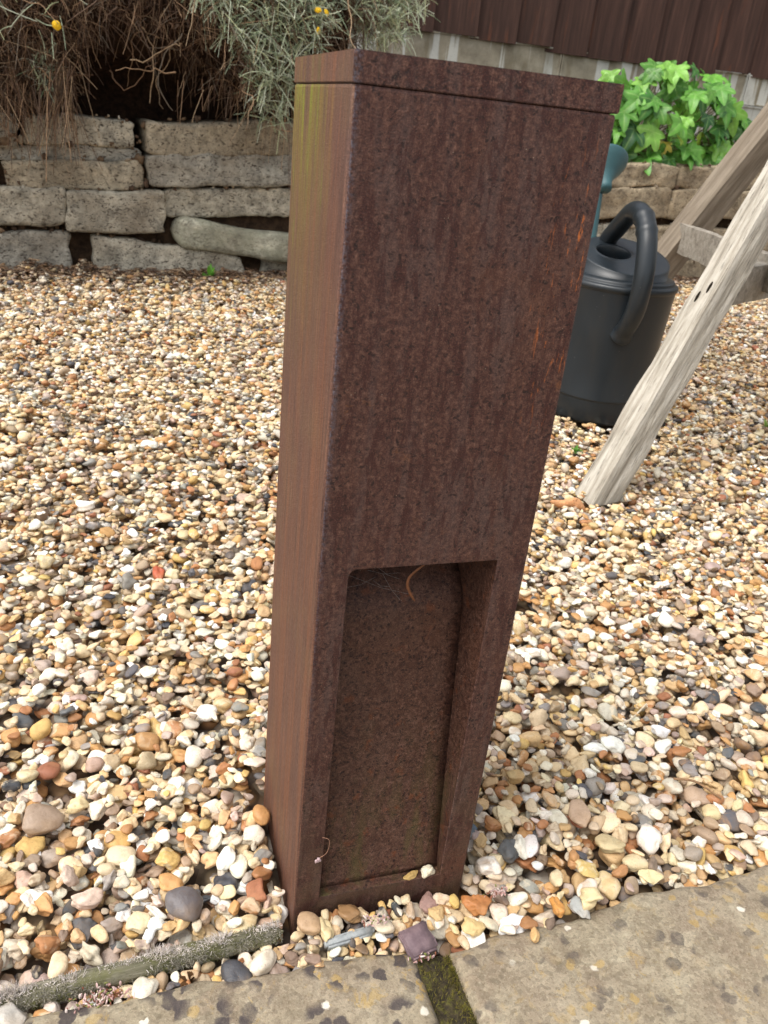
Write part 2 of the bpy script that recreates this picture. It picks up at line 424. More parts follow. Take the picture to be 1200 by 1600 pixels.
# ------------------------------------------------------------------ stones (shared by gravel and single pebbles)
def ico(level):
    bm = bmesh.new(); bmesh.ops.create_icosphere(bm, subdivisions=level, radius=1.0)
    bm.verts.index_update()
    V = np.array([v.co[:] for v in bm.verts]); F = np.array([[v.index for v in f.verts] for f in bm.faces]); bm.free()
    V /= np.linalg.norm(V, axis=1, keepdims=True); return V, F
ICO = {k: ico(k) for k in (2, 3, 4)}

def proto(seed, rounded):
    r = np.random.default_rng(seed)
    ax = np.array([1.0, r.uniform(0.56, 0.92), r.uniform(0.30, 0.60)])
    if rounded:
        K, p, off = r.integers(5, 9), r.uniform(3.0, 5.0), (0.72, 1.05)
    else:
        K, p, off = r.integers(6, 12), r.uniform(14, 40), (0.50, 0.95)
    Nn = r.normal(size=(K, 3)); Nn /= np.linalg.norm(Nn, axis=1, keepdims=True); d = r.uniform(*off, size=K)
    Nn = np.concatenate([Nn, np.eye(3), -np.eye(3)]); d = np.concatenate([d, np.full(6, 1.0)])
    wv = r.normal(size=(7, 3))*np.array([2, 2, 2, 4, 4, 7, 7])[:, None]; ph = r.uniform(0, 6.28, 7)
    am = np.array([.05, .05, .04, .025, .025, .012, .012])*(0.8 if rounded else 1.7)
    chips = []
    for _ in range(0 if rounded else r.integers(1, 4)):
        c = r.normal(size=3); c /= np.linalg.norm(c); chips.append((c, r.uniform(0.25, 0.5), r.uniform(0.10, 0.25)))
    def shape(level):
        V, F = ICO[level]
        q = np.maximum(V @ Nn.T, 0)/d
        rad = (q**p).sum(1)**(-1/p)
        rad = np.minimum(rad, 1.12)
        rad = rad*(1+np.sin(V @ wv.T + ph) @ am)
        for c, rr, dp in chips:
            t = np.clip(1-np.linalg.norm(V-c, axis=1)/(rr*1.6), 0, 1); rad = rad-dp*np.sqrt(t)*(t > 0)
        P = V*rad[:, None]*ax
        P -= (P.max(0)+P.min(0))/2
        return P
    ext = shape(2); half = (ext.max(0)-ext.min(0))/2
    return shape, half/half.max()

NPRO = 90
PRO = [proto(100+i, i % 9 < 3) for i in range(NPRO)]
PSH = {}
def pshape(i, level):
    if (i, level) not in PSH:
        P = PRO[i][0](level); P = P/np.abs(P).max(); PSH[(i, level)] = P
    return PSH[(i, level)]

PAL = np.array([srgb(*c) for c in [
    (238, 228, 206), (246, 242, 230), (230, 208, 166), (224, 197, 150), (212, 174, 118), (198, 144, 80),
    (176, 116, 64), (168, 142, 114), (140, 116, 96), (174, 154, 142), (194, 164, 146), (92, 92, 96),
    (66, 69, 75), (146, 142, 136), (218, 178, 96), (164, 98, 64), (206, 196, 176), (220, 196, 178)]])
PW = np.array([15, 9, 17, 16, 14, 10, 5, 8, 5, 3.5, 3, 3.4, 2.4, 5, 4, 1.2, 9, 3]); PW /= PW.sum()

# visible patch of ground, with margins for a step to the side
def visible(x, y, mg):
    dx, dy = x-CAM[0], y-CAM[1]
    along = dx*math.sin(yaw)+dy*math.cos(yaw); side = dx*math.cos(yaw)-dy*math.sin(yaw)
    return (np.abs(side-0.06*along) < 0.56*along+mg) & (along > 0.18)

RES = 0.003
GX0, GY0, GX1, GY1 = -1.5, -0.07, 3.5, 3.0
nx, ny = int((GX1-GX0)/RES), int((GY1-GY0)/RES)
gxs = GX0+RES*np.arange(nx); gys = GY0+RES*np.arange(ny)
HX, HY = np.meshgrid(gxs, gys)
HUM = 0.004*smooth_noise(HX, HY, 21, 3, 5.0)
H = gz(HX, HY) - 0.028 + HUM
LEGS = []      # filled below for packing: (x, y, radius)
CANC = (0.905, 1.105); CANR = 0.112
LEG1 = (0.695, 0.69); LEG2 = (1.15, 1.53)
def blocked(x, y, r):
    if -0.001-r*0.75 < x < 0.151+r*0.75 and -0.001-r*0.75 < y < 0.148+r*0.75: return True
    if (x-CANC[0])**2+(y-CANC[1])**2 < (CANR-0.004+r*0.6)**2: return True
    if abs(x-LEG1[0]) < 0.03+r*.6 and abs(y-LEG1[1]) < 0.03+r*.6: return True
    if abs(x-LEG2[0]) < 0.03+r*.6 and abs(y-LEG2[1]) < 0.03+r*.6: return True
    v = (x-WO[0])*WN[0]+(y-WO[1])*WN[1]
    if v < 0.0: return True
    return False

def edge_y(x):   # where the gravel stops against slabs
    e = -0.046+0.004*math.sin(x*31)+0.003*math.sin(x*77+1)
    if 0.10 < x < 0.30: e -= 0.012*math.exp(-((x-0.19)/0.06)**2)
    return e
NCAND = 46000
stones = []
cand = 0
t_x = rng.uniform(GX0, GX1, 400000); t_y = GY0+(GY1-GY0)*rng.uniform(0, 1, 400000)
ok = visible(t_x, t_y, 0.28) & (t_y > -0.075)
t_x, t_y = t_x[ok], t_y[ok]
# area covered sets the number of stones
AREA = len(t_x)/400000*(GX1-GX0)*(GY1-GY0)
NCAND = int(AREA*25000)
t_x, t_y = t_x[:NCAND], t_y[:NCAND]
def drop(x, y, sz, pi, rotm, cond=None):
    """rest a stone on the height field; returns its centre z"""
    h = PRO[pi][1]*sz
    A = rotm @ np.diag(h**2) @ rotm.T                   # covariance-like ellipsoid matrix
    rad = math.sqrt(max(A[0, 0], A[1, 1]))*0.93
    i0 = int((x-rad-GX0)/RES); i1 = int((x+rad-GX0)/RES)+1; j0 = int((y-rad-GY0)/RES); j1 = int((y+rad-GY0)/RES)+1
    if i0 < 0 or j0 < 0 or i1 >= nx or j1 >= ny: 
        i0, j0 = max(i0, 0), max(j0, 0); i1, j1 = min(i1, nx-1), min(j1, ny-1)
        if i1-i0 < 2 or j1-j0 < 2: return None
    ax = gxs[i0:i1]-x; ay = gys[j0:j1]-y
    dx, dy = np.meshgrid(ax, ay)
    B = np.linalg.inv(A)
    a = B[2, 2]; b = 2*(B[0, 2]*dx+B[1, 2]*dy); c = B[0, 0]*dx*dx+2*B[0, 1]*dx*dy+B[1, 1]*dy*dy-1
    disc = b*b-4*a*c; ins = disc > 0
    if ins.sum() < 3: return None
    s = np.sqrt(np.where(ins, disc, 0)); lo = (-b-s)/(2*a); hi = (-b+s)/(2*a)
    sub = H[j0:j1, i0:i1]
    need = (sub-lo)[ins]
    z = np.partition(need, int(len(need)*0.72))[int(len(need)*0.72)]
    if cond is not None and not cond(z): return None
    sub[ins] = np.maximum(sub[ins], (z+hi)[ins])
    return z
def rand_rot(r, tilt):
    yw = r.uniform(0, 2*np.pi); t = abs(r.normal(0, tilt)); ta = r.uniform(0, 2*np.pi); k = np.array([np.cos(ta), np.sin(ta), 0])
    Kx = np.array([[0, -k[2], k[1]], [k[2], 0, -k[0]], [-k[1], k[0], 0]])
    Rt = np.eye(3)+math.sin(t)*Kx+(1-math.cos(t))*Kx @ Kx
    Rz = np.array([[math.cos(yw), -math.sin(yw), 0], [math.sin(yw), math.cos(yw), 0], [0, 0, 1]])
    flip = np.diag([1, -1, -1]) if r.random() < .5 else np.eye(3)
    return Rt @ Rz @ flip
SZ = np.clip(np.exp(rng.normal(np.log(0.0071), 0.28, len(t_x))), 0.0044, 0.0125)
nb = int(len(SZ)*0.74); SZ[nb:] = rng.uniform(0.0030, 0.0066, len(SZ)-nb)      # small chips last, into the gaps
for i in range(len(t_x)):
    x, y = t_x[i], t_y[i]; sz = SZ[i]*(1.0+0.12*max(0.0, 1-max(y, 0)/0.3))
    if y < edge_y(x)+sz*0.2: continue
    if x < 0.0 and -0.046 < y < -0.006 and abs(y-(-0.0235+0.065*(x+0.22))) < 0.009+sz*0.4: continue  # the log edging
    if x < 0.06 and y < -0.02:
        if sz > 0.011 or rng.random() < 0.5: continue
    if blocked(x, y, sz): continue
    pi = int(rng.integers(NPRO)); Rm = rand_rot(rng, 0.35)
    if i > nb and (x-CAM[0])**2+(y-CAM[1])**2 > 4.4 and i % 2: continue
    top = float(gz(x, y))+0.004+0.0035*math.sin(x*9+y*5)*math.sin(y*11-x*3)
    if y > 1.6:
        vw = (x-WO[0])*WN[0]+(y-WO[1])*WN[1]; uw = (x-WO[0])*WU[0]+(y-WO[1])*WU[1]
        top += math.exp(-(vw/0.16)**2)*(0.024*math.exp(-((uw+0.40)/0.20)**2)+0.006*math.sin(uw*11))
    if x > 0.15 and y < 0.3: top += 0.006*math.exp(-((x-0.22)/0.08)**2)
    if y < -0.012 and x < 0.08: top -= 0.006
    z = drop(x, y, sz, pi, Rm, lambda z: z < top)
    if z is None: continue
    stones.append((x, y, z, sz, pi, Rm))
for _ in range(1500):      # fines washed into the gap between log, bollard and slabs
    x = rng.uniform(-0.34, 0.10); ly = -0.0235+0.065*(x+0.22); y = rng.uniform(-0.049, ly-0.006 if x < -0.005 else -0.006); sz = rng.uniform(0.0030, 0.0075)
    if blocked(x, y, sz) or (x < 0.0 and abs(y-ly) < 0.007+sz*0.3): continue
    pi = int(rng.integers(NPRO)); Rm = rand_rot(rng, 0.5); lim = -0.006 if x < 0 else 0.001
    z = drop(x, y, sz, pi, Rm, lambda z: z < lim)
    if z is not None: stones.append((x, y, z, sz, pi, Rm))
# cull what is buried
keep = []
for s in stones:
    i = int((s[0]-GX0)/RES); j = int((s[1]-GY0)/RES); k = max(1, int(s[3]*0.7/RES))
    sub = H[max(j-k, 0):j+k+1, max(i-k, 0):i+k+1]
    A = s[5] @ np.diag((PRO[s[4]][1]*s[3])**2) @ s[5].T
    if s[2]+math.sqrt(A[2, 2]) > sub.min()+0.0005: keep.append(s)
print('stones', len(stones), 'kept', len(keep))

def stone_cols(n, y=None):
    ci = rng.choice(len(PAL), size=n, p=PW); c = PAL[ci]*rng.uniform(0.80, 1.12, (n, 1))*rng.uniform(0.95, 1.05, (n, 3))
    g = c.mean(1, keepdims=True); c = g*np.array([1.10, 1.0, 0.86])*0.16+c*0.84
    return np.clip(c, 0.01, 0.86)
SC = stone_cols(len(keep)); SR = rng.uniform(0, 1, (len(keep), 4))
# weathered, earth-stained stones close to the wall; the frame's shade painted in brown
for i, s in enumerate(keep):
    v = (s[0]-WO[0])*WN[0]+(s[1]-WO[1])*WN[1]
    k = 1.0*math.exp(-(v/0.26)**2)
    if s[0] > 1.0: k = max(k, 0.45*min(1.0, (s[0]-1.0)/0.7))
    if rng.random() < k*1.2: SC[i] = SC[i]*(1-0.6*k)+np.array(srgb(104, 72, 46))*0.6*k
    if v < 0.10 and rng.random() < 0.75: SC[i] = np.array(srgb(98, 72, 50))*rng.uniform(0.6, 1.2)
VV, FF, CC, RR = [], [], [], []; base = 0
for i, (x, y, z, sz, pi, Rm) in enumerate(keep):
    d = math.sqrt((x-CAM[0])**2+(y-CAM[1])**2+(z-CAM[2])**2)
    lv = 4 if d < 0.86 and sz > 0.006 else (3 if d < 1.35 else 2)
    P = pshape(pi, lv)*sz @ Rm.T + np.array([x, y, z])
    VV.append(P); FF.append(ICO[lv][1]+base); base += len(P)
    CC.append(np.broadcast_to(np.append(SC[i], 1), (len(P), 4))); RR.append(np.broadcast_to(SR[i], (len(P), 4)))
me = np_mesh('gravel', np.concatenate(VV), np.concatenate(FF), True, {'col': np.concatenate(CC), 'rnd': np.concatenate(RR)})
obj('gravel', me, STONE, kind='stuff', label='loose pale flint and pebble gravel covering the ground', cat='gravel')
del VV, FF, CC, RR

def pebble(name, x, y, sz, col, label, seed, rounded=True, z=None, tilt=0.15, yawd=None, flat=None, cat='stone', level=4, group=None, rnd=None):
    sz *= 0.86
    sh, half = proto(seed, rounded); P = sh(level); P = P/np.abs(P).max()
    if flat: P = P*np.array([1, flat[0], flat[1]])/np.array([1, half[1], half[2]])
    r = np.random.default_rng(seed); Rm = rand_rot(r, tilt)
    if yawd is not None:
        a = math.radians(yawd); Rm = np.array([[math.cos(a), -math.sin(a), 0], [math.sin(a), math.cos(a), 0], [0, 0, 1]])
    P = P*sz @ Rm.T
    if z is None:
        i = int((x-GX0)/RES); j = int((y-GY0)/RES); k = max(1, int(sz*0.6/RES))
        sub = H[max(j-k, 0):j+k+1, max(i-k, 0):i+k+1]
        z = float(np.percentile(sub, 55)) if sub.size else 0.0
        z -= P[:, 2].min()*0.8
        I0, J0 = i, j
    else: z -= P[:, 2].min()
    n = len(P); c = np.broadcast_to(np.append(np.array(srgb(*col)), 1), (n, 4))
    rr = r.uniform(0, .5, 4) if rnd is None else np.array(rnd)
    me = np_mesh(name, P, ICO[level][1], True, {'col': c, 'rnd': np.broadcast_to(rr, (n, 4))})
    return obj(name, me, STONE, label=label, cat=cat, loc=(x, y, z), group=group)

# ------------------------------------------------------------------ bollard
BW, BD, BH = 0.150, 0.1472, 0.6048
OA, OB, OZT, OZB = 0.0204, 0.1278, 0.3264, 0.0140
def rrect(x0, y0, x1, y1, r, n=5):
    pts = []
    for cx, cy, a0 in ((x1-r, y0+r, -90), (x1-r, y1-r, 0), (x0+r, y1-r, 90), (x0+r, y0+r, 180)):
        for k in range(n+1):
            a = math.radians(a0+90*k/n); pts.append((cx+r*math.cos(a), cy+r*math.sin(a)))
    return pts
bol = empty('bollard', 'rusty brown square steel bollard with a flat lid and a tall open recess', 'bollard')
def bollard_body():
    bm = bmesh.new(); r = 0.0022; n = 4
    pts = rrect(0, 0, BW, BD, r, n); N = len(pts); zl = -0.04; zs = [zl, BH-0.0015, BH]
    ins = [0, 0, 0.0005]
    rows = []
    for z, i_ in zip(zs, ins):
        rows.append([bm.verts.new((BW/2+(x-BW/2)*(1-i_*2/BW), BD/2+(y-BD/2)*(1-i_*2/BD), z)) for x, y in pts])
    front = None
    for k in range(N):
        k2 = (k+1) % N
        for a in range(2):
            if k == N-1 and a == 0: front = (rows[0][k], rows[0][k2], rows[1][k2], rows[1][k]); continue
            f = bm.faces.new((rows[a][k], rows[a][k2], rows[a+1][k2], rows[a+1][k]))
            f.smooth = (k % (n+1)) != n
            nx_ = (pts[k][0]+pts[k2][0])/2
            f.material_index = 1 if nx_ < 0.0012 else 0
    bm.faces.new(rows[2])
    # front plate with the opening: rounded top left corner
    rr = 0.006; hole = []
    def arc(cx, cz, a0, rad, m=5):
        for k in range(m+1):
            a = math.radians(a0-90*k/m); hole.append((cx+rad*math.cos(a), cz+rad*math.sin(a)))
    hole.append((OA, OZB)); arc(OA+rr, OZT-rr, 180, rr); arc(OB-0.0015, OZT-0.0015, 90, 0.0015, 2); hole.append((OB, OZB))
    e = 0.0006      # softened lip
    hv = [bm.verts.new((x, 0, z)) for x, z in hole]
    cxh, czh = (OA+OB)/2, (OZB+OZT)/2
    hv2 = [bm.verts.new((x-math.copysign(e, x-cxh), e, z-math.copysign(e, z-czh))) for x, z in hole]
    top_ = [z > OZT-0.012 for x, z in hole]; CAV = 0.075          # dark lamp chamber above the opening
    hv2b = [bm.verts.new((v.co.x, 0.0032, v.co.z)) for v in hv2]
    hv2c = [bm.verts.new((v.co.x, 0.0034, v.co.z+(CAV if t else 0))) for v, t in zip(hv2, top_)]
    hv3 = [bm.verts.new((v.co.x, 0.138, v.co.z)) for v in hv2c]
    outer = list(front)
    edges = []
    for ring in (outer, hv):
        for k in range(len(ring)):
            a, b = ring[k], ring[(k+1) % len(ring)]
            ed = bm.edges.get((a, b)) or bm.edges.new((a, b)); edges.append(ed)
    res = bmesh.ops.triangle_fill(bm, use_beauty=True, edges=edges, normal=(0, -1, 0))
    for k in range(len(hv)):
        k2 = (k+1) % len(hv)
        f = bm.faces.new((hv[k], hv2[k], hv2[k2], hv[k2])); f.smooth = True
        for A_, B_ in ((hv2, hv2b), (hv2b, hv2c), (hv2c, hv3)):
            f = bm.faces.new((A_[k], B_[k], B_[k2], A_[k2])); f.material_index = 2
    f = bm.faces.new(hv3); f.material_index = 2
    bmesh.ops.recalc_face_normals(bm, faces=bm.faces[:])
    return bm_mesh('body', bm)
obj('body', bollard_body(), [RUST, RUST_S, RUST_I], bol)
def box_bm(x0, y0, z0, x1, y1, z1, bev=0.001, seg=2):
    bm = bmesh.new(); bmesh.ops.create_cube(bm, size=1.0)
    for v in bm.verts: v.co = Vector(((x0+x1)/2+v.co.x*(x1-x0), (y0+y1)/2+v.co.y*(y1-y0), (z0+z1)/2+v.co.z*(z1-z0)))
    if bev: bmesh.ops.bevel(bm, geom=bm.edges[:], offset=bev, segments=seg, affect='EDGES')
    return bm
bm = box_bm(-0.0002, -0.0003, BH+0.0007, BW+0.0009, BD+0.0003, BH+0.0152, 0.0005, 2)
for f in bm.faces:
    if f.normal.x < -0.9: f.material_index = 1
obj('lid', bm_mesh('lid', bm), [RUST, RUST_S], bol)
obj('neck', bm_mesh('neck', box_bm(0.003, 0.003, BH-0.002, BW-0.003, BD-0.003, BH+0.004, 0)), RUST_I, bol)
# sloping back panel of the recess
bm = bmesh.new(); nxp, nzp = 10, 60
x0, x1 = OA+0.0008, OB-0.0013
g = [[None]*(nxp+1) for _ in range(nzp+1)]
for j in range(nzp+1):
    t = j/nzp; e_ = max(0.0, (t-0.86)/0.14); z = OZB+0.0012+(0.298-OZB)*t; d = 0.0085+(0.045-0.0085)*t**0.85+0.030*e_**2.0
    for i in range(nxp+1): g[j][i] = bm.verts.new((x0+(x1-x0)*i/nxp, d, z))
for j in range(nzp):
    for i in range(nxp): bm.faces.new((g[j][i], g[j][i+1], g[j+1][i+1], g[j+1][i]))
ret = bmesh.ops.extrude_face_region(bm, geom=bm.faces[:])
for v in [q for q in ret['geom'] if isinstance(q, bmesh.types.BMVert)]: v.co.y += 0.003
bmesh.ops.recalc_face_normals(bm, faces=bm.faces[:])
for f in bm.faces: f.smooth = abs(f.normal.x) < 0.5
obj('recess_panel', bm_mesh('recess_panel', bm), RUST_I, bol)

# ------------------------------------------------------------------ paving slabs and joint
def slab(name, x0, x1, y0, yedge, top, seed, mat, label):
    NX, NY = 260, 200
    xs = np.linspace(0, 1, NX); ys = np.linspace(0, 1, NY)
    ys = 1-(1-ys)**1.0; ys = ys**0.55                     # denser at the gravel edge
    xs2 = xs
    XX, YY = np.meshgrid(xs2, ys)
    ye = yedge(x0+(x1-x0)*XX)
    px = x0+(x1-x0)*XX; py = y0+(ye-y0)*YY
    px += 0.0022*smooth_noise(py*1.0, py*0+seed, seed+9, 4, 70)*(np.exp(-((px-x0)/0.012)**2)+np.exp(-((px-x1)/0.012)**2))
    ed = np.minimum(np.minimum(px-x0, x1-px), (ye-py))
    ed = np.maximum(ed, 0)
    z = top-0.007*np.exp(-ed/0.0045)+0.0011*smooth_noise(px, py, seed, 5, 40)
    z += -0.004*np.clip(smooth_noise(px, py, seed+5, 3, 60)-0.35, 0, 1)*np.exp(-ed/0.02)
    V = np.stack([px, py, z], -1).reshape(-1, 3); idx = np.arange(NX*NY).reshape(NY, NX)
    F = [np.stack([idx[:-1, :-1], idx[:-1, 1:], idx[1:, 1:], idx[1:, :-1]], -1).reshape(-1, 4)]
    loop = np.concatenate([idx[0, :], idx[1:, -1], idx[-1, -2::-1], idx[-2:0:-1, 0]])
    low = V[loop].copy(); low[:, 2] = top-0.045
    V = np.concatenate([V, low]); li = np.arange(len(loop))+NX*NY
    F.append(np.stack([loop, li, np.roll(li, -1), np.roll(loop, -1)], -1))
    return obj(name, np_mesh(name, V, F, True), mat, label=label, cat='paving slab', group='paving slabs in front of the gravel')
slab('paving_slab', -0.95, 0.0885, -0.75, lambda x: -0.0375-0.055*(x+0.1)*(x > -0.1)+0.0016*np.sin(x*60)+0.0012*np.sin(x*143), 0.002, 31,
     mat_slab('slab_spotted', True), 'weathered stone slab with many dark lichen spots, left of the mossy joint')
slab('paving_slab', 0.1165, 1.35, -0.75, lambda x: -0.0575+0.012*np.clip((x-0.12)/0.2, 0, 1)+0.0020*np.sin(x*47)+0.0014*np.sin(x*131), 0.003, 47,
     mat_slab('slab_plain', False), 'broad plain buff stone slab right of the mossy joint')
mm = MB('joint_moss'); n = mm.noise(160, 5, 0.7)
c = mm.ramp(n, [(0.35, srgb(40, 34, 24)), (0.5, srgb(72, 62, 40)), (0.66, srgb(102, 98, 40))]); mm.base(c); mm.rough(0.95); mm.bump(n, 1.0, 0.006)
NX, NY = 24, 120
XX, YY = np.meshgrid(np.linspace(0.084, 0.121, NX), np.linspace(-0.75, -0.058, NY))
ZZ = -0.006+0.0028*smooth_noise(XX, YY, 5, 4, 160)+0.0010*rng.normal(size=XX.shape)
idx = np.arange(NX*NY).reshape(NY, NX)
F = np.stack([idx[:-1, :-1], idx[:-1, 1:], idx[1:, 1:], idx[1:, :-1]], -1).reshape(-1, 4)
jm = obj('moss_joint', np_mesh('moss_joint', np.stack([XX, YY, ZZ], -1).reshape(-1, 3), F), mm.m, label='dark mossy earth strip filling the joint between the two slabs', cat='moss')
# short moss hairs on its right side
n = 2600; bx = np.where(rng.random(n) < 0.6, rng.normal(0.113, 0.003, n), rng.uniform(0.088, 0.116, n)); by = rng.uniform(-0.32, -0.06, n)
P0 = np.stack([bx, by, np.full(n, -0.005)], -1); dr = rng.normal(size=(n, 3))*0.6+np.array([0, 0, 1.0]); dr /= np.linalg.norm(dr, axis=1, keepdims=True)
P = np.stack([P0, P0+dr*0.0016, P0+dr*0.0034+rng.normal(size=(n, 3))*0.0004], 1)
V, F, si = tubes(P, np.tile([0.00032, 0.00026, 0.00008], (n, 1)), 3)
cc = np.array([srgb(104, 100, 36), srgb(82, 72, 40), srgb(128, 116, 50)])[rng.integers(0, 3, n)]
obj('moss_tuft', np_mesh('moss_tuft', V, F, True, {'col': np.c_[cc[si], np.ones(len(V))]}), mat_attr('moss_hair'), jm)

# ------------------------------------------------------------------ frayed log edging
def log_edge():
    K = 120; t = np.linspace(0, 1, K)
    cx = -0.45+0.44*t; cy = -0.0235+0.065*(cx+0.22)+0.001*np.sin(cx*60); cz = -0.0030+0.001*np.sin(cx*37)
    S = 28; a = np.linspace(0, 2*np.pi, S, endpoint=False)
    rr = 0.0074*(1+0.16*smooth_noise(cx[:, None]*1+0*a, np.cos(a)[None, :]*0.05+0*cx[:, None], 8, 4, 90))
    rr *= np.where(t > 0.97, np.sqrt(np.clip((1-t)/0.03, 0, 1))*0.9+0.1, 1)[:, None]
    V = np.stack([cx[:, None]+0*a, cy[:, None]+rr*np.cos(a), cz[:, None]+rr*np.sin(a)*1.05], -1).reshape(-1, 3)
    idx = np.arange(K*S).reshape(K, S); b = np.roll(idx, -1, 1)
    F = [np.stack([idx[:-1], idx[1:], b[1:], b[:-1]], -1).reshape(-1, 4), idx[-1][None, :], idx[0][::-1][None, :]]
    return np_mesh('log', V, F, True)
lg = empty('edging_log', 'thin grey weathered edging log with frayed white fibres along its top', 'edging')
obj('log', log_edge(), mat_wood('weathered_log', (150, 144, 126), (116, 112, 92), (74, 74, 52), (12, 160, 160), 0.5, (96, 96, 56)), lg)
n = 5200; cx = rng.uniform(-0.30, -0.012, n); dens = np.clip(0.12+1.0*(np.sin(cx*55+1)*0.35+np.sin(cx*173)*0.25+0.4), 0, 1); kp = rng.random(n) < dens; cx = cx[kp]; n = len(cx)
a = rng.normal(1.35, 0.42, n); cy = -0.0235+0.065*(cx+0.22)
P0 = np.stack([cx, cy+0.0071*np.cos(a), -0.0030+0.0074*np.sin(a)], -1)
dr = np.stack([rng.normal(0, 0.5, n), np.cos(a)+rng.normal(0.15, 0.3, n), np.sin(a)+rng.normal(0, .3, n)], -1); dr /= np.linalg.norm(dr, axis=1, keepdims=True)
rear = a.copy()
L = (rng.uniform(0.0015, 0.0065, n)*(0.6+0.5*np.sin(cx*120+2)))[:, None]
P = np.stack([P0, P0+dr*L*0.5, P0+dr*L+rng.normal(size=(n, 3))*0.0012], 1)
V, F, si = tubes(P, np.tile([0.00030, 0.00024, 0.00010], (n, 1)), 3)
cc = np.array([srgb(236, 226, 220), srgb(220, 208, 200), srgb(190, 180, 162)])[rng.integers(0, 3, n)]
n = 6500; cx = rng.uniform(-0.34, -0.012, n); a = rng.uniform(-1.2, 2.6, n)+np.pi*0.5*0; a = np.where(rng.random(n) < 0.7, rng.uniform(2.0, 4.1, n), a); cy = -0.0235+0.065*(cx+0.22)
P0 = np.stack([cx, cy+0.0071*np.cos(a), -0.0030+0.0074*np.sin(a)], -1); dr = norm3(np.stack([rng.normal(0, 0.9, n), np.cos(a)+rng.normal(0, .5, n), np.sin(a)+rng.normal(0, .5, n)], -1)); L = rng.uniform(0.0008, 0.0026, n)[:, None]
P = np.stack([P0, P0+dr*L*0.5, P0+dr*L+rng.normal(size=(n, 3))*0.0005], 1); V2, F2, si2 = tubes(P, np.tile([0.00030, 0.00026, 0.00012], (n, 1)), 3)
cl = 0.5+0.5*np.sin(cx*90+1.5*np.sin(cx*260)); c2 = np.where(rng.random(n)[:, None] < cl[:, None]*0.75, np.array(srgb(104, 104, 62)), np.array(srgb(158, 152, 136)))*rng.uniform(0.7, 1.15, (n, 1))
F = np.concatenate([F, F2+len(V)]); V = np.concatenate([V, V2]); cc = np.concatenate([cc, c2]); si = np.concatenate([si, si2+cc.shape[0]-n])
obj('fibre_fringe', np_mesh('fibre_fringe', V, F, True, {'col': np.c_[cc[si], np.ones(len(V))]}), mat_attr('wood_fibre'), lg)

# ------------------------------------------------------------------ watering can
can = empty('watering_can', 'dark grey plastic watering can standing between bollard and wooden frame', 'watering can', (CANC[0], CANC[1], float(gz(*CANC))-0.004))
CAN_M = mat_plastic('charcoal_plastic', (0.0105, 0.0150, 0.0190), 0.34, 0.5, (0.03, 0.026, 0.021))
TEAL = mat_plastic('teal_plastic', (0.035, 0.095, 0.105), 0.45, 0.45)
def lathe(prof, seg=96, cap=True):
    n = len(prof); a = np.linspace(0, 2*np.pi, seg, endpoint=False)
    V = np.array([[r*math.cos(t), r*math.sin(t), z] for r, z in prof for t in a])
    idx = np.arange(n*seg).reshape(n, seg); b = np.roll(idx, -1, 1)
    return V, np.stack([idx[:-1], b[:-1], b[1:], idx[1:]], -1).reshape(-1, 4)
def dense(prof, corner=0.0):
    return prof
prof = [(0.0, 0.004), (0.098, 0.004), (0.1035, 0.0), (0.1065, 0.002), (0.1085, 0.008), (0.1100, 0.050), (0.1100, 0.0525), (0.1118, 0.0535), (0.1122, 0.0555), (0.1115, 0.058),
        (0.1150, 0.16), (0.1185, 0.255), (0.1200, 0.2800), (0.1205, 0.2835), (0.1228, 0.2850), (0.1240, 0.2880), (0.1238, 0.2925), (0.1220, 0.2955), (0.1185, 0.2968),
        (0.1160, 0.2972), (0.1150, 0.2985), (0.1146, 0.3020), (0.1130, 0.3042), (0.1085, 0.3055), (0.0980, 0.3066)]
# opening ring: off-centre towards the spout; loft from the top edge to the opening circle
V, F = lathe(prof); seg = 96
sp_dir = np.array([0.20, 0.98]); sp_dir /= np.linalg.norm(sp_dir)      # spout points away from the camera
sd_ang = math.atan2(sp_dir[1], sp_dir[0])
oc = sp_dir*0.012+np.array([-sp_dir[1], sp_dir[0]])*0.020; orad = 0.040
a = np.linspace(0, 2*np.pi, seg, endpoint=False)
def slant(x, y): return 0.3185+0.050*np.clip((x*sp_dir[0]+y*sp_dir[1]+0.095)/0.19, 0, 1)   # the top rises towards the spout
rings = []
for rr_, t in ((0.0968, 0.0), (0.0962, 0.9), (0.0950, 0.97), (0.0930, 1.0)):
    x, y = rr_*np.cos(a), rr_*np.sin(a); rings.append(np.stack([x, y, 0.3066+(slant(x, y)-0.3066)*t], -1))
for t in np.linspace(0.1, 1, 10):
    x = (1-t)*0.093*np.cos(a)+t*(oc[0]+orad*np.cos(a)); y = (1-t)*0.093*np.sin(a)+t*(oc[1]+orad*np.sin(a))
    rings.append(np.stack([x, y, slant(x, y)], -1))
for rr_, dz in ((orad-0.0012, 0.0012), (orad-0.0030, 0.0008), (orad-0.0038, -0.003), (orad-0.004, -0.02), (0.06, -0.04), (0.08, -0.26), (0.0, -0.26)):
    k = 1 if rr_ < 0.05 else 0.2
    x, y = oc[0]*k+rr_*np.cos(a), oc[1]*k+rr_*np.sin(a); rings.append(np.stack([x, y, (slant(x, y) if rr_ < 0.05 else slant(0*x, 0*y))+dz], -1))
base = len(V); last = np.arange(base-seg, base)
Fs = [F]
for r_ in rings:
    cur = np.arange(len(V), len(V)+seg); V = np.concatenate([V, r_])
    Fs.append(np.stack([last, np.roll(last, -1), np.roll(cur, -1), cur], -1)); last = cur
obj('can_body', np_mesh('can_body', V, np.concatenate(Fs), True), CAN_M, can)
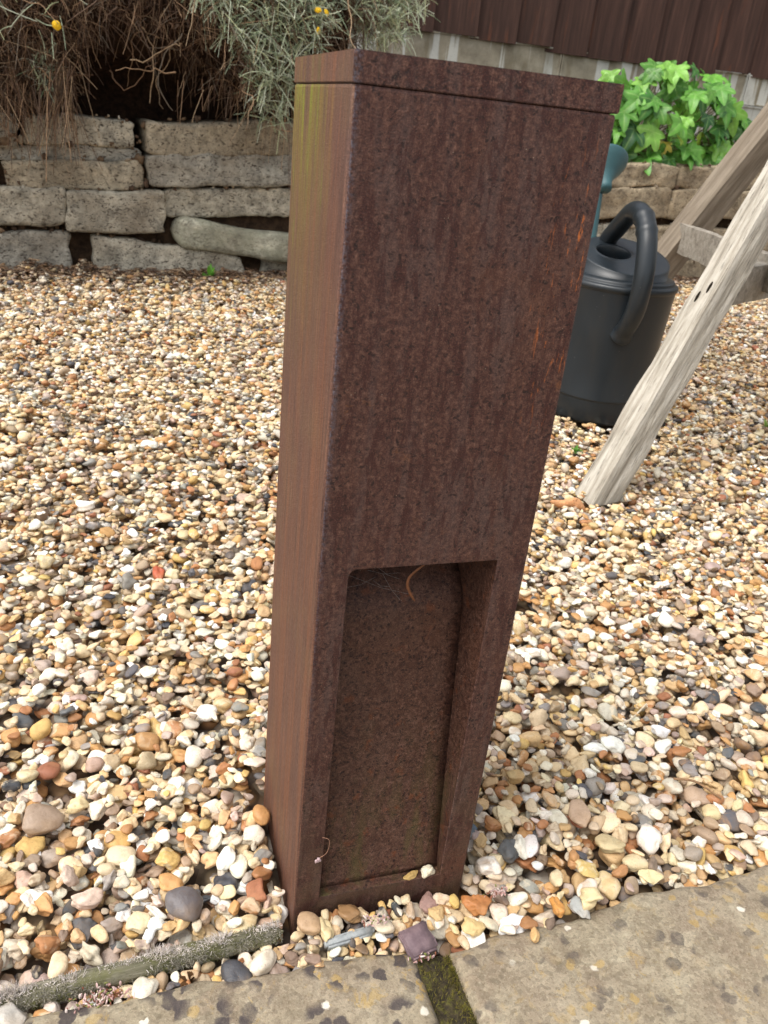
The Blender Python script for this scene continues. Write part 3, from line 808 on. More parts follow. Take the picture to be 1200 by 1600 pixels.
def bez_path(pts, n):
    pts = np.array(pts, float); t = np.linspace(0, len(pts)-1, n); out = []
    for q in t:
        i = min(int(q), len(pts)-2); f = q-i
        p0 = pts[max(i-1, 0)]; p1 = pts[i]; p2 = pts[i+1]; p3 = pts[min(i+2, len(pts)-1)]
        out.append(0.5*((2*p1)+(-p0+p2)*f+(2*p0-5*p1+4*p2-p3)*f*f+(-p0+3*p1-3*p2+p3)*f**3))
    return np.array(out)
def sweep(path, rad, sides=20, squash=None, side_axis=None):
    K = len(path); T = np.gradient(path, axis=0); T /= np.linalg.norm(T, axis=1, keepdims=True)
    sa = np.array(side_axis, float); A = sa-T*(T @ sa)[:, None]; A /= np.linalg.norm(A, axis=1, keepdims=True); B = np.cross(T, A)
    a = np.linspace(0, 2*np.pi, sides, endpoint=False)
    sq = np.ones(K) if squash is None else np.asarray(squash)
    V = path[:, None]+(A[:, None]*np.cos(a)[None, :, None]*sq[:, None, None]+B[:, None]*np.sin(a)[None, :, None])*np.asarray(rad)[:, None, None]
    idx = np.arange(K*sides).reshape(K, sides); b = np.roll(idx, -1, 1)
    F = [np.stack([idx[:-1], b[:-1], b[1:], idx[1:]], -1).reshape(-1, 4), idx[0][::-1][None], idx[-1][None]]
    return V.reshape(-1, 3), F
hd = -sp_dir; side = np.array([-sp_dir[1], sp_dir[0], 0])
HL = -0.014
def hp(s, z): return (sp_dir[0]*s+side[0]*-HL, sp_dir[1]*s+side[1]*-HL, z)
hpath = bez_path([hp(0.082, 0.340), hp(0.074, 0.365), hp(0.030, 0.395), hp(-0.030, 0.432), hp(-0.085, 0.430), hp(-0.128, 0.395), hp(-0.152, 0.335), hp(-0.155, 0.275), hp(-0.140, 0.235), hp(-0.108, 0.200)], 110)
hr = 0.0185+0.0012*np.sin(np.linspace(0, 1, 110)*np.pi)
tt = np.linspace(0, 1, 110)
hr = hr+0.0022*np.exp(-((tt-0.46)/0.012)**2)+0.0022*np.exp(-((tt-0.53)/0.010)**2)+0.006*np.exp(-((tt-1)/0.03)**2)+0.006*np.exp(-(tt/0.03)**2)
V, F = sweep(hpath, hr, 24, None, side)
obj('handle', np_mesh('handle', V, F, True), CAN_M, can)
spo = np.array([side[0], side[1]])*-0.020
spath = bez_path([hp(0.095, 0.06), hp(0.14, 0.10), hp(0.19, 0.22), hp(0.235, 0.345), hp(0.258, 0.445)], 50)+np.append(spo, 0)*np.linspace(0, 1, 50)[:, None]
V, F = sweep(spath, np.linspace(0.026, 0.0125, 50), 20, None, side)
obj('spout', np_mesh('spout', V, F, True), TEAL, can)
V, F = lathe([(0.0, -0.055), (0.0135, -0.055), (0.0145, -0.045), (0.017, -0.03), (0.030, -0.012), (0.0480, 0.006), (0.0565, 0.018), (0.0580, 0.022), (0.0565, 0.0255), (0.040, 0.031), (0.0, 0.034)], 64)
rose = obj('rose', np_mesh('rose', V, F, True), TEAL, can, loc=(sp_dir[0]*0.275-side[0]*0.016, sp_dir[1]*0.275-side[1]*0.016, 0.492))
rd = Vector((sp_dir[0]*0.72, sp_dir[1]*0.72, 0.69)); rose.rotation_euler = rd.to_track_quat('Z', 'Y').to_euler()

# ------------------------------------------------------------------ wooden frame
WOOD_L = mat_wood('silvered_timber', (192, 185, 172), (158, 150, 136), (96, 88, 77), (75, 75, 6), 0.8)
WOOD_G = mat_wood('grey_timber', (166, 159, 147), (142, 134, 122), (104, 96, 86), (50, 50, 50), 0.4)
WOOD_D = mat_wood('weathered_brown_timber', (146, 134, 118), (124, 112, 97), (90, 79, 67), (60, 60, 5), 0.4)
def beam(name, p0, p1, wx, wy, side_dir, mat, parent, cut_level=False, rough=0.001, seed=0, notch=None):
    """timber of section wx (along side_dir) x wy, from p0 to p1, mesh local z along its length"""
    p0 = Vector(p0); p1 = Vector(p1); L = (p1-p0).length; zax = (p1-p0).normalized()
    s = Vector(side_dir); xax = (s-zax*s.dot(zax)).normalized(); yax = zax.cross(xax)
    N = 40; per = []
    for (ax_, ay_, bx_, by_) in ((-1, -1, 1, -1), (1, -1, 1, 1), (1, 1, -1, 1), (-1, 1, -1, -1)):
        for k in range(6):
            t = k/6; x = ax_+(bx_-ax_)*t; y = ay_+(by_-ay_)*t
            per.append((x, y))
    per = np.array(per); m = np.maximum(np.abs(per[:, 0]), np.abs(per[:, 1]))
    rad = np.linalg.norm(per, axis=1); per = per*np.where(rad > 1.35, 0.975, 1.0)[:, None]
    r = np.random.default_rng(seed); zs = np.linspace(0, L, N); ang = np.arctan2(per[:, 1], per[:, 0])
    V = []
    for z in zs:
        ns = 1+rough/wx*(np.sin(z*31+ang*3+seed)+0.7*np.sin(z*83+ang*5+seed*2)+0.5*np.sin(z*190+ang*7))
        for (x, y), q in zip(per, ns): V.append((x*wx/2*q, y*wy/2*q, z))
    S = len(per); idx = np.arange(N*S).reshape(N, S); b = np.roll(idx, -1, 1)
    V = np.array(V)
    if cut_level:       # foot cut level with the ground
        lx = xax.z/zax.z; ly = yax.z/zax.z
        for k in range(3):
            w_ = 1-k/3; V[k*S:(k+1)*S, 2] += -(V[k*S:(k+1)*S, 0]*lx+V[k*S:(k+1)*S, 1]*ly)*w_
    F = [np.stack([idx[:-1], b[:-1], b[1:], idx[1:]], -1).reshape(-1, 4), idx[0][::-1][None], idx[-1][None]]
    me = np_mesh(name, V, F, False)
    o = obj(name, me, mat, parent)
    Mx = Matrix.Identity(4)
    for i in range(3): Mx[i][0], Mx[i][1], Mx[i][2], Mx[i][3] = xax[i], yax[i], zax[i], p0[i]
    o.matrix_local = Mx
    return o
frm = empty('wooden_frame', 'weathered timber A-frame on leaning legs beside the watering can', 'wooden frame')
l1a = np.array([0.6880, 0.6960, 0.016]); l1b = np.array([1.1186, 0.9374, 0.620])
l1t = l1a+(l1b-l1a)*2.7
l2a = np.array([1.1510, 1.5322, 0.050]); l2b = np.array([1.4575, 1.4134, 0.677])
l2t = l2a+(l2b-l2a)*2.55
SD1 = (0.80, -0.60, 0.0)
beam('leg', l1a, l1t, 0.054, 0.054, (0.974, 0.221, 0), WOOD_L, frm, True, 0.0016, 1)
beam('leg', l2a, l2t, 0.070, 0.066, (0.985, 0.03, 0), WOOD_D, frm, True, 0.0006, 2)
m1 = l1t*np.array([1, 1, 0])+np.array([(l1t-l1a)[0], (l1t-l1a)[1], 0.05])
m2 = l2t*np.array([1, 1, 0])+np.array([(l2t-l2a)[0], (l2t-l2a)[1], 0.05])
beam('leg', m1, l1t, 0.046, 0.056, (0.9, -0.42, 0), WOOD_L, frm, True, 0.001, 3)
beam('leg', m2, l2t, 0.060, 0.050, (0.9, -0.42, 0), WOOD_D, frm, True, 0.001, 4)
ex = (l2t-l1t)/np.linalg.norm(l2t-l1t)
beam('ridge_beam', l1t-ex*0.1+np.array([0, 0, 0.03]), l2t+ex*0.1+np.array([0, 0, 0.03]), 0.07, 0.07, (0, 0, 1), WOOD_D, frm, False, 0.001, 5)
ld = (l1b-l1a)/np.linalg.norm(l1b-l1a)
lx = np.array([0.974, 0.221, 0]); lx = lx-ld*(lx @ ld); lx /= np.linalg.norm(lx); lyv = np.cross(ld, lx)
m = MB('hole_shade'); m.base((0.02, 0.016, 0.012)); m.rough(1.0); m.spec(0.0)
for (t, off_) in ((0.415, 0.006), (0.435, -0.009)):  # raised dark lumps that paint the shade inside two slots
    p = l1a+ld*t-lx*0.0272+lyv*off_
    P = ICO[2][0]*np.array([0.0014, 0.0032, 0.0125]); P = P[:, :1]*lx+P[:, 1:2]*lyv+P[:, 2:]*ld+p
    obj('slot_shade', np_mesh('slot_shade', P, ICO[2][1]), m.m, frm)
# cross rails
d1 = np.array([-math.sin(math.radians(16)), -math.cos(math.radians(16)), 0.0]); a1 = np.array([1.215, 1.330, 0.380])-d1*0.05+np.array([0.08, 0.11, 0])
beam('rail', a1, a1+d1*0.68, 0.026, 0.072, (0.96, -0.28, 0), WOOD_G, frm, False, 0.0006, 6)
d2 = np.array([math.sin(math.radians(60)), math.cos(math.radians(60)), 0.0]); a2 = np.array([1.005, 0.895, 0.363])
beam('rail', a2, a2+d2*0.75, 0.045, 0.072, (0.5, -0.86, 0), WOOD_G, frm, False, 0.0006, 7)

# ------------------------------------------------------------------ retaining wall
wall = empty('retaining_wall', 'low dry-laid retaining wall of broken concrete slabs', 'retaining wall', tuple(WO))
WS = [mat_wallstone('wall_stone_buff'), mat_wallstone('wall_stone_grey', (176, 171, 158)), mat_wallstone('wall_stone_brown', (178, 166, 144))]
WSG = mat_wallstone('wall_stone_pale', (184, 180, 160), (104, 96, 80), True)
WSR = mat_wallstone('wall_stone_tan', (178, 162, 136), (98, 82, 66))
def wall_block(u0, u1, zs, ze, th, v, seed, mat, rnd=0.012, depth=0.2):
    """block from u0..u1, with corner heights zs=(bottom,top) at u0, ze at u1, front at v; rough broken face"""
    u0 -= 0.005; u1 += 0.005; zs = (zs[0]-0.006, zs[1]+0.005); ze = (ze[0]-0.006, ze[1]+0.005)
    NU = max(8, int((u1-u0)/0.007)); NZ = 16; r = np.random.default_rng(seed)
    U_, S_ = np.meshgrid(np.linspace(0, 1, NU), np.linspace(0, 1, NZ))
    zb = zs[0]+(ze[0]-zs[0])*U_; zt = zs[1]+(ze[1]-zs[1])*U_
    uu = u0+(u1-u0)*U_; zz = zb+(zt-zb)*S_
    e = np.minimum(np.minimum((uu-u0), (u1-uu)), np.minimum(zz-zb, zt-zz))
    bulge = -0.005*np.exp(-e/(rnd*0.20))
    nz_ = 0.0065*smooth_noise(uu*1.0, zz*1.6, seed, 6, 24)
    wob = 0.0060*smooth_noise(uu, zz, seed+2, 4, 26)
    vv = v+bulge+nz_
    uu = uu+wob*np.where((U_ == 0) | (U_ == 1), 1.6, 0.6)+0.004*smooth_noise(zz*3, uu, seed+3, 3, 20)*((U_ < .05) | (U_ > .95))
    zz = zz+0.0075*smooth_noise(uu*1.3, zz*0, seed+4, 5, 18)*(np.abs(S_-.5)*2)
    cr = np.minimum(U_*(u1-u0), (1-U_)*(u1-u0)); zz = zz-np.sign(S_-.5)*0.012*np.exp(-cr/0.010)*(np.abs(S_-.5)*2)*r.uniform(0.3, 1.2)
    Pf = (WU*uu[..., None]+WN*vv[..., None]+np.array([0, 0, 1.0])*zz[..., None]).reshape(-1, 3)
    idx = np.arange(NU*NZ).reshape(NZ, NU)
    F = [np.stack([idx[:-1, :-1], idx[:-1, 1:], idx[1:, 1:], idx[1:, :-1]], -1).reshape(-1, 4)]
    loop = np.concatenate([idx[0, :], idx[1:, -1], idx[-1, -2::-1], idx[-2:0:-1, 0]])
    back = Pf[loop]-WN*depth
    V = np.concatenate([Pf, back]); li = np.arange(len(loop))+len(Pf)
    F.append(np.stack([loop, li, np.roll(li, -1), np.roll(loop, -1)], -1)); F.append(li[::-1][None])
    return obj('stone_block', np_mesh('stone_block', V, F, True), mat, wall)
BL = [  # u0,u1,(zb0,zt0),(zb1,zt1),v,mat
 (-0.47, -0.166, (0.422, 0.486), (0.436, 0.502), -0.015, 0), (-0.132, 0.335, (0.418, 0.500), (0.452, 0.540), 0.012, 2),
 (-0.56, -0.15, (0.374, 0.410), (0.398, 0.432), -0.022, 1), (-0.52, -0.147, (0.300, 0.370), (0.324, 0.394), 0.002, 2), (-0.126, 0.335, (0.332, 0.414), (0.362, 0.447), 0.014, 1),
 (-0.61, -0.372, (0.206, 0.298), (0.214, 0.312), 0.012, 0), (-0.366, -0.092, (0.194, 0.298), (0.202, 0.315), 0.026, 0), (-0.080, 0.345, (0.248, 0.322), (0.268, 0.346), -0.004, 0),
 (-0.60, -0.372, (0.04, 0.176), (0.04, 0.184), 0.004, 1), (-0.300, 0.158, (0.02, 0.176), (0.02, 0.128), 0.020, 0), (0.238, 0.52, (0.02, 0.134), (0.02, 0.142), -0.008, 0),
 # hidden middle
 (0.36, 0.72, (0.455, 0.545), (0.455, 0.540), 0.0, 1), (0.74, 1.10, (0.450, 0.540), (0.45, 0.53), 0.0, 0), (1.12, 1.49, (0.44, 0.53), (0.44, 0.52), 0.0, 2),
 (0.36, 0.80, (0.36, 0.445), (0.36, 0.44), 0.01, 0), (0.82, 1.20, (0.35, 0.44), (0.35, 0.43), 0.0, 2), (1.22, 1.515, (0.33, 0.42), (0.33, 0.42), 0.01, 1),
 (0.37, 0.75, (0.26, 0.35), (0.25, 0.34), 0.0, 2), (0.77, 1.15, (0.24, 0.34), (0.24, 0.33), 0.0, 1), (1.17, 1.56, (0.22, 0.31), (0.21, 0.30), 0.0, 0),
 (0.36, 0.9, (0.13, 0.24), (0.12, 0.23), 0.0, 1), (0.92, 1.50, (0.11, 0.22), (0.1, 0.2), 0.0, 0), (0.54, 1.1, (0.0, 0.12), (0.0, 0.11), 0.0, 1), (1.12, 1.6, (0.0, 0.10), (0.0, 0.09), 0.0, 0),
 # right of the bollard
 (1.51, 1.955, (0.425, 0.498), (0.447, 0.522), 0.0, 4), (1.968, 2.30, (0.447, 0.524), (0.458, 0.540), 0.012, 4), (2.32, 2.75, (0.458, 0.54), (0.47, 0.55), 0.0, 4),
 (1.53, 1.94, (0.312, 0.412), (0.330, 0.437), 0.006, 4), (1.95, 2.42, (0.330, 0.438), (0.350, 0.452), 0.016, 4), (2.44, 2.9, (0.35, 0.455), (0.36, 0.465), 0.0, 4),
 (1.58, 1.875, (0.19, 0.285), (0.20, 0.295), -0.005, 0), (1.895, 2.50, (0.195, 0.288), (0.21, 0.303), 0.010, 4), (2.52, 3.1, (0.2, 0.31), (0.2, 0.32), 0.0, 4),
 (1.55, 2.02, (0.0, 0.175), (0.0, 0.18), 0.0, 0), (2.035, 2.32, (0.0, 0.155), (0.0, 0.16), 0.008, 4), (2.34, 2.8, (0.0, 0.18), (0.0, 0.18), 0.0, 4),
 (2.77, 3.3, (0.47, 0.55), (0.47, 0.56), 0.0, 0), (2.92, 3.4, (0.36, 0.46), (0.36, 0.46), 0.0, 4), (2.82, 3.4, (0.0, 0.19), (0.0, 0.19), 0.0, 0),
 # left, outside the picture
 (-0.95, -0.49, (0.40, 0.475), (0.41, 0.488), 0.0, 1), (-1.0, -0.58, (0.31, 0.39), (0.31, 0.395), 0.0, 2), (-1.05, -0.63, (0.2, 0.3), (0.2, 0.3), 0.0, 0), (-1.05, -0.62, (0.02, 0.18), (0.02, 0.18), 0.0, 1)]
for i, (u0_, u1_, za, zb_, v, mi) in enumerate(BL):
    wall_block(u0_, u1_, za, zb_, 0, v, 300+i, WSR if mi == 4 else WS[mi])
# smooth pale slab leaning out of the lower course
def pale_slab():
    NU, NA_ = 60, 28; t = np.linspace(0, 1, NU); a = np.linspace(0, 2*np.pi, NA_, endpoint=False)
    u = -0.062+0.44*t; zc = 0.200-0.045*t; hh = 0.044*np.sqrt(np.clip(1-(1-np.clip(t/0.10, 0, 1))**2, 0, 1))+0.0005; hh = hh*(1+0.06*np.sin(t*9))
    ce, se = np.cos(a), np.sin(a); k = (np.abs(ce)**12+np.abs(se)**12)**(-1/12)
    zz = zc[:, None]+hh[:, None]*(se*k)[None]; vv = -0.02+0.058*(ce*k)[None]*np.clip(hh/0.044, 0.2, 1)[:, None]; uu = u[:, None]+0*zz
    vv = vv+0.005*smooth_noise(uu, zz, 77, 5, 26); zz = zz+0.005*smooth_noise(uu, vv, 79, 5, 26)
    V = (WU*uu[..., None]+WN*vv[..., None]+np.array([0, 0, 1.0])*zz[..., None]).reshape(-1, 3)
    idx = np.arange(NU*NA_).reshape(NU, NA_); b = np.roll(idx, -1, 1)
    F = [np.stack([idx[:-1], b[:-1], b[1:], idx[1:]], -1).reshape(-1, 4), idx[0][::-1][None], idx[-1][None]]
    return np_mesh('stone_block', V, F, True)
so = obj('stone_block', pale_slab(), WSG, wall); so['label'] = 'smooth pale grey slab with a rounded end, tilted in the lower course'

n = 900; V0, F0 = ICO[2]; VV, FF, CC = [], [], []
for k in range(n):
    b_ = BL[rng.integers(len(BL))]; f = rng.random(); uu = b_[0]+(b_[1]-b_[0])*f
    if rng.random() < 0.75: zz = b_[2][1]+(b_[3][1]-b_[2][1])*f+rng.uniform(-0.002, 0.016); 
    else: uu = b_[rng.integers(2)]+rng.normal(0, 0.006); zz = rng.uniform(b_[2][0], b_[2][1])
    s_ = abs(rng.normal(0, 0.004))+0.002
    P = V0*(1+0.35*np.sin(V0 @ rng.normal(0, 3, 3)+rng.uniform(0, 6)))[:, None]*s_*rng.uniform(0.6, 1.3, 3)+wl(uu, rng.uniform(-0.03, 0.008), zz)-WO
    VV.append(P); FF.append(F0+k*len(V0)); CC.append(np.tile(np.append(np.array(srgb(*[(108, 88, 68), (86, 68, 54), (150, 136, 116), (196, 188, 172)][rng.choice(4, p=[.4, .35, .2, .05])])), 1), (len(V0), 1)))
o = obj('joint_rubble', np_mesh('joint_rubble', np.concatenate(VV), np.concatenate(FF), True, {'col': np.concatenate(CC)}), mat_attr('joint_rubble', noise=(120, 0.35), rough=0.95), wall); o['kind'] = 'stuff'
# raised bed behind the wall: bank of soil
def grid_uv(us, vs, zf):
    U_, V_ = np.meshgrid(us, vs); Z_ = zf(U_, V_); P = wl(U_, V_, Z_).reshape(-1, 3); idx = np.arange(U_.size).reshape(U_.shape)
    return P, np.stack([idx[:-1, :-1], idx[1:, :-1], idx[1:, 1:], idx[:-1, 1:]], -1).reshape(-1, 4)
P, F = grid_uv(np.linspace(-1.4, 3.6, 160), np.concatenate([[-0.024], np.linspace(-0.034, -2.4, 60)]), lambda u, v: np.where(v > -0.030, 0.0, 0.415+0.06*np.clip((-v-0.1)/0.6, 0, 1)+0.022*u+0.012*smooth_noise(u, v, 12, 4, 14)))
obj('flower_bed', np_mesh('flower_bed', P, F), SOIL, kind='structure')

# ------------------------------------------------------------------ fence
FA = math.radians(-3); FO = np.array([1.5, 3.3, 0.0]); FU = np.array([math.cos(FA), math.sin(FA), 0]); FN = np.array([math.sin(FA), -math.cos(FA), 0])
fen = empty('garden_fence', 'dark brown overlapping board fence above stained concrete base panels', 'fence', tuple(FO))
m = MB('brown_stained_board')
g = m.noise(1.0, 5, 0.65, m.mapping((60, 60, 3))); b_ = m.noise(1.0, 3, 0.6, m.mapping((9, 9, 2)))
c = m.ramp(g, [(0.3, srgb(50, 34, 28)), (0.55, srgb(72, 50, 42)), (0.75, srgb(92, 66, 56))])
c = m.mix(m.ramp(b_, [(0.5, 0), (0.7, 0.5)]), c, srgb(58, 38, 31))
c = m.mix(m.math('MULTIPLY', m.ramp(m.noise(1.0, 4, 0.6, m.mapping((28, 28, 3.5))), [(0.60, 0), (0.70, 0.5)]), 1.0), c, srgb(112, 66, 44))
m.base(c); m.rough(0.75); m.spec(0.3); m.bump(g, 0.4, 0.003); BOARD = m.m
CONC = mat_concrete()
def fl(u, v, z): return FU*u+FN*v+np.array([0, 0, 1.0])*z
def fence_board(u0, wdt, z0, z1, gap, seed):
    r = np.random.default_rng(seed); t0, t1 = 0.016, 0.006
    N = 14; V = []
    for k in range(N):
        z = z0+(z1-z0)*k/(N-1); j = r.normal(0, 0.0012, 4)
        tilt = 0.0
        for (uu, vv), q in zip(((u0, 0.004), (u0+wdt, 0.016), (u0+wdt, 0.018+t0), (u0, 0.004+t1)), j): V.append(fl(uu+q, vv, z))
    V = np.array(V); idx = np.arange(N*4).reshape(N, 4); b = np.roll(idx, -1, 1)
    F = [np.stack([idx[:-1], b[:-1], b[1:], idx[1:]], -1).reshape(-1, 4), idx[0][::-1][None], idx[-1][None]]
    return obj('fence_board', np_mesh('fence_board', V, F, False), BOARD, fen)
# visible board joints (u along the fence from its origin), widths vary a little
joints = [-2.66, -2.49, -2.32, -2.14, -1.97, -1.79, -1.61, -1.44, -1.27, -1.10, -0.92, -0.75, -0.57, -0.33, -0.135, 0.045, 0.215, 0.385, 0.555, 0.72, 0.885, 1.045, 1.245, 1.42, 1.60, 1.77, 1.95, 2.12, 2.30, 2.47, 2.64]
for k in range(len(joints)-1):
    u0_, u1_ = joints[k], joints[k+1]
    lap = 0.022 if abs(u1_-1.245) > 0.01 else -0.006
    zb_ = 0.924+rng.normal(0, 0.003)-(0.012 if 0.2 < u0_ < 1.1 else 0.0)+(0.017 if abs(u0_-1.045) < 0.01 else 0)
    # right edge of each board laps over the next
    fence_board(u0_, u1_-u0_+lap, zb_, 2.1, 0, 500+k)
for k, (u0_, u1_) in enumerate(((-2.75, -0.86), (-0.855, 0.30), (0.305, 1.262), (1.268, 2.75))):
    for j, (za, zb_) in enumerate(((0.805, 0.930), (0.40, 0.800))):
        bm = bmesh.new(); bmesh.ops.create_cube(bm, size=1.0)
        for v in bm.verts:
            q = fl((u0_+u1_)/2+v.co.x*(u1_-u0_), -0.018-0.006*(1-j)*0+v.co.y*0.045+(0.004 if j == 0 else -0.004), (za+zb_)/2+v.co.z*(zb_-za)); v.co = Vector(q)
        bmesh.ops.bevel(bm, geom=bm.edges[:], offset=0.006, segments=2, affect='EDGES')
        obj('concrete_panel', bm_mesh('concrete_panel', bm), CONC, fen)
for zr in (1.15, 1.9):
    bm = bmesh.new(); bmesh.ops.create_cube(bm, size=1.0)
    for v in bm.verts: v.co = Vector(fl(v.co.x*5.2, -0.03+v.co.y*0.04, zr+v.co.z*0.05))
    obj('rail', bm_mesh('rail', bm), BOARD, fen)

# ------------------------------------------------------------------ santolina shrub
shrub = empty('santolina_shrub', 'silvery grey shrub with dead brown underside and yellow button flowers, spilling over wall', 'shrub', tuple(wl(0.1, -0.2, 0.45)))
SO = np.array(shrub.location)
def inpoly(x, y, poly):
    x = np.asarray(x); c = np.zeros(x.shape, bool); p = np.array(poly); j = len(p)-1
    for i in range(len(p)):
        cond = ((p[i, 1] > y) != (p[j, 1] > y)) & (x < (p[j, 0]-p[i, 0])*(y-p[i, 1])/(p[j, 1]-p[i, 1]+1e-12)+p[i, 0]); c ^= cond; j = i
    return c
def strands(root, direc, L, bend, K, droop):
    """curved strands: root (n,3), unit dir, length, random bend, gravity droop"""
    n = len(root); t = np.linspace(0, 1, K)[None, :, None]; side_ = rng.normal(size=(n, 3)); side_ /= np.linalg.norm(side_, axis=1, keepdims=True)
    return root[:, None]+direc[:, None]*L[:, None, None]*t+side_[:, None]*(bend*L)[:, None, None]*t*t+np.array([0, 0, -1.0])*(droop*L)[:, None, None]*t*t
def norm(a): return a/np.linalg.norm(a, axis=-1, keepdims=True)
# where things hang, in wall coordinates (u, z)
BROWN = [(-0.75, 1.05), (-0.75, 0.44), (-0.53, 0.47), (-0.46, 0.48), (-0.40, 0.51), (-0.35, 0.55), (-0.30, 0.67), (-0.20, 0.735), (-0.10, 0.71), (0.0, 0.66), (0.08, 0.60), (0.15, 0.56), (0.24, 0.55), (0.30, 0.60), (0.40, 0.68), (0.50, 0.76), (0.58, 0.85), (0.62, 1.05)]
SILVER = [(-0.06, 1.1), (-0.03, 0.83), (0.04, 0.78), (0.11, 0.73), (0.14, 0.65), (0.18, 0.58), (0.22, 0.53), (0.26, 0.56), (0.27, 0.65), (0.31, 0.71), (0.36, 0.79), (0.40, 0.86), (0.45, 1.1)]
SILVER2 = [(0.47, 1.1), (0.47, 0.86), (0.52, 0.79), (0.58, 0.775), (0.63, 0.81), (0.70, 0.92), (0.72, 1.1)]
def sample(poly, n, w=None):
    p = np.array(poly); out = []
    lo, hi = p.min(0), p.max(0)
    while sum(len(o) for o in out) < n:
        q = rng.uniform(lo, hi, (n, 2)); out.append(q[inpoly(q[:, 0], q[:, 1], poly)])
    return np.concatenate(out)[:n]
def front_v(u, z):      # how far the cushion bulges out in front of the wall face
    return 0.13*np.clip(1.0-((z-0.80)/0.36)**2, 0, 1)+0.02+0.03*np.sin(u*9)+0.02*np.sin(u*23+z*17)
# dead brown twigs
n = 8500; q = sample(BROWN, n); dv = rng.uniform(0, 1, n)**1.3
hole = np.exp(-((q[:, 0]+0.02)/0.16)**2)*np.clip((0.74-q[:, 1])/0.12, 0, 1)
kp = rng.random(n) > hole*0.75; q, dv = q[kp], dv[kp]; n = len(q)
v = front_v(q[:, 0], q[:, 1])*(1-dv)-0.25*dv
root = wl(q[:, 0], v, q[:, 1]+0.02)
dr = norm(np.stack([rng.normal(0, 0.75, n), rng.normal(-0.35, 0.5, n), rng.normal(-0.35, 0.75, n)], -1))
L = rng.uniform(0.03, 0.11, n)
P = strands(root, dr, L, rng.uniform(-0.35, 0.35, n), 7, rng.uniform(0.0, 0.6, n)); P += rng.normal(0, 0.0011, P.shape)
R_ = rng.uniform(0.0005, 0.0011, n)[:, None]*np.linspace(1.1, 0.6, 7)[None]
big = rng.random(n) < 0.05; R_[big] *= 2.0
V, F, si = tubes(P, R_, 4)
pal = np.array([srgb(*c) for c in ((92, 70, 54), (116, 90, 70), (72, 56, 46), (150, 122, 96), (182, 156, 126), (112, 92, 78), (134, 122, 108), (84, 62, 50))])
cc = pal[rng.choice(8, n, p=[.2, .2, .15, .14, .08, .1, .06, .07])]*rng.uniform(0.8, 1.2, (n, 1))
# fine hanging dead foliage
n2 = 9000; q = sample(BROWN, n2); dv = rng.uniform(0, 1, n2)
hole = np.exp(-((q[:, 0]+0.02)/0.16)**2)*np.clip((0.76-q[:, 1])/0.12, 0, 1); kp = rng.random(n2) > hole*0.9; q, dv = q[kp], dv[kp]; n2 = len(q)
v = front_v(q[:, 0], q[:, 1])*(1-dv*0.7)-0.12*dv
root = wl(q[:, 0], v, q[:, 1]+0.03); dr = norm(np.stack([rng.normal(0, 0.5, n2), rng.normal(-0.25, 0.4, n2), rng.normal(-0.7, 0.5, n2)], -1))
P2 = strands(root, dr, rng.uniform(0.02, 0.07, n2), rng.uniform(-0.5, 0.5, n2), 4, rng.uniform(0, 0.5, n2))
V2, F2, si2 = tubes(P2, rng.uniform(0.0004, 0.0008, n2)[:, None]*np.array([1, .9, .8, .5])[None], 3)
cc2 = pal[rng.choice(8, n2, p=[.24, .16, .24, .08, .04, .12, .06, .06])]*rng.uniform(0.7, 1.1, (n2, 1))
TW = mat_attr('dead_twig', noise=(220, 0.4), rough=0.85, spec=0.15)
DS = (np.concatenate([V, V2]), np.concatenate([F, F2+len(V)]), np.concatenate([cc[si], cc2[si2]]))
# bunch of straight dead stalks hanging in front at the left, and loose trailing ones
def hang(name, n, u_, z_, spread, Lr, seed):
    root = wl(rng.normal(u_, spread, n), rng.normal(0.10, 0.02, n), rng.normal(z_, 0.02, n)); dr = norm(np.stack([rng.normal(-0.10, 0.22, n), rng.normal(-0.1, 0.15, n), rng.normal(-1, 0.1, n)], -1))
    P = strands(root, dr, rng.uniform(*Lr, n), rng.uniform(-0.3, 0.3, n), 9, rng.uniform(0, 0.2, n)); P += rng.normal(0, 0.0007, P.shape)
    return tubes(P, rng.uniform(0.0006, 0.0013, n)[:, None]*np.linspace(1, .7, 9)[None], 4)+(n,)
VV, FF, CC = [DS[0]], [DS[1]], [DS[2]]; off = len(DS[0])
for (n_, u_, z_, s_, Lr) in ((60, -0.36, 0.62, 0.02, (0.12, 0.22)), (22, -0.45, 0.58, 0.03, (0.1, 0.18)), (16, 0.22, 0.60, 0.05, (0.08, 0.16)), (14, 0.04, 0.62, 0.05, (0.05, 0.10)), (20, -0.52, 0.56, 0.03, (0.08, 0.14)), (10, 0.29, 0.62, 0.02, (0.1, 0.22))):
    V, F, si, nn = hang('', n_, u_, z_, s_, Lr, 0); c_ = pal[rng.choice([1, 3, 4, 0, 5], nn)]*rng.uniform(0.8, 1.15, (nn, 1))
    VV.append(V); FF.append(F+off); CC.append(c_[si]); off += len(V)
V = np.concatenate(VV)
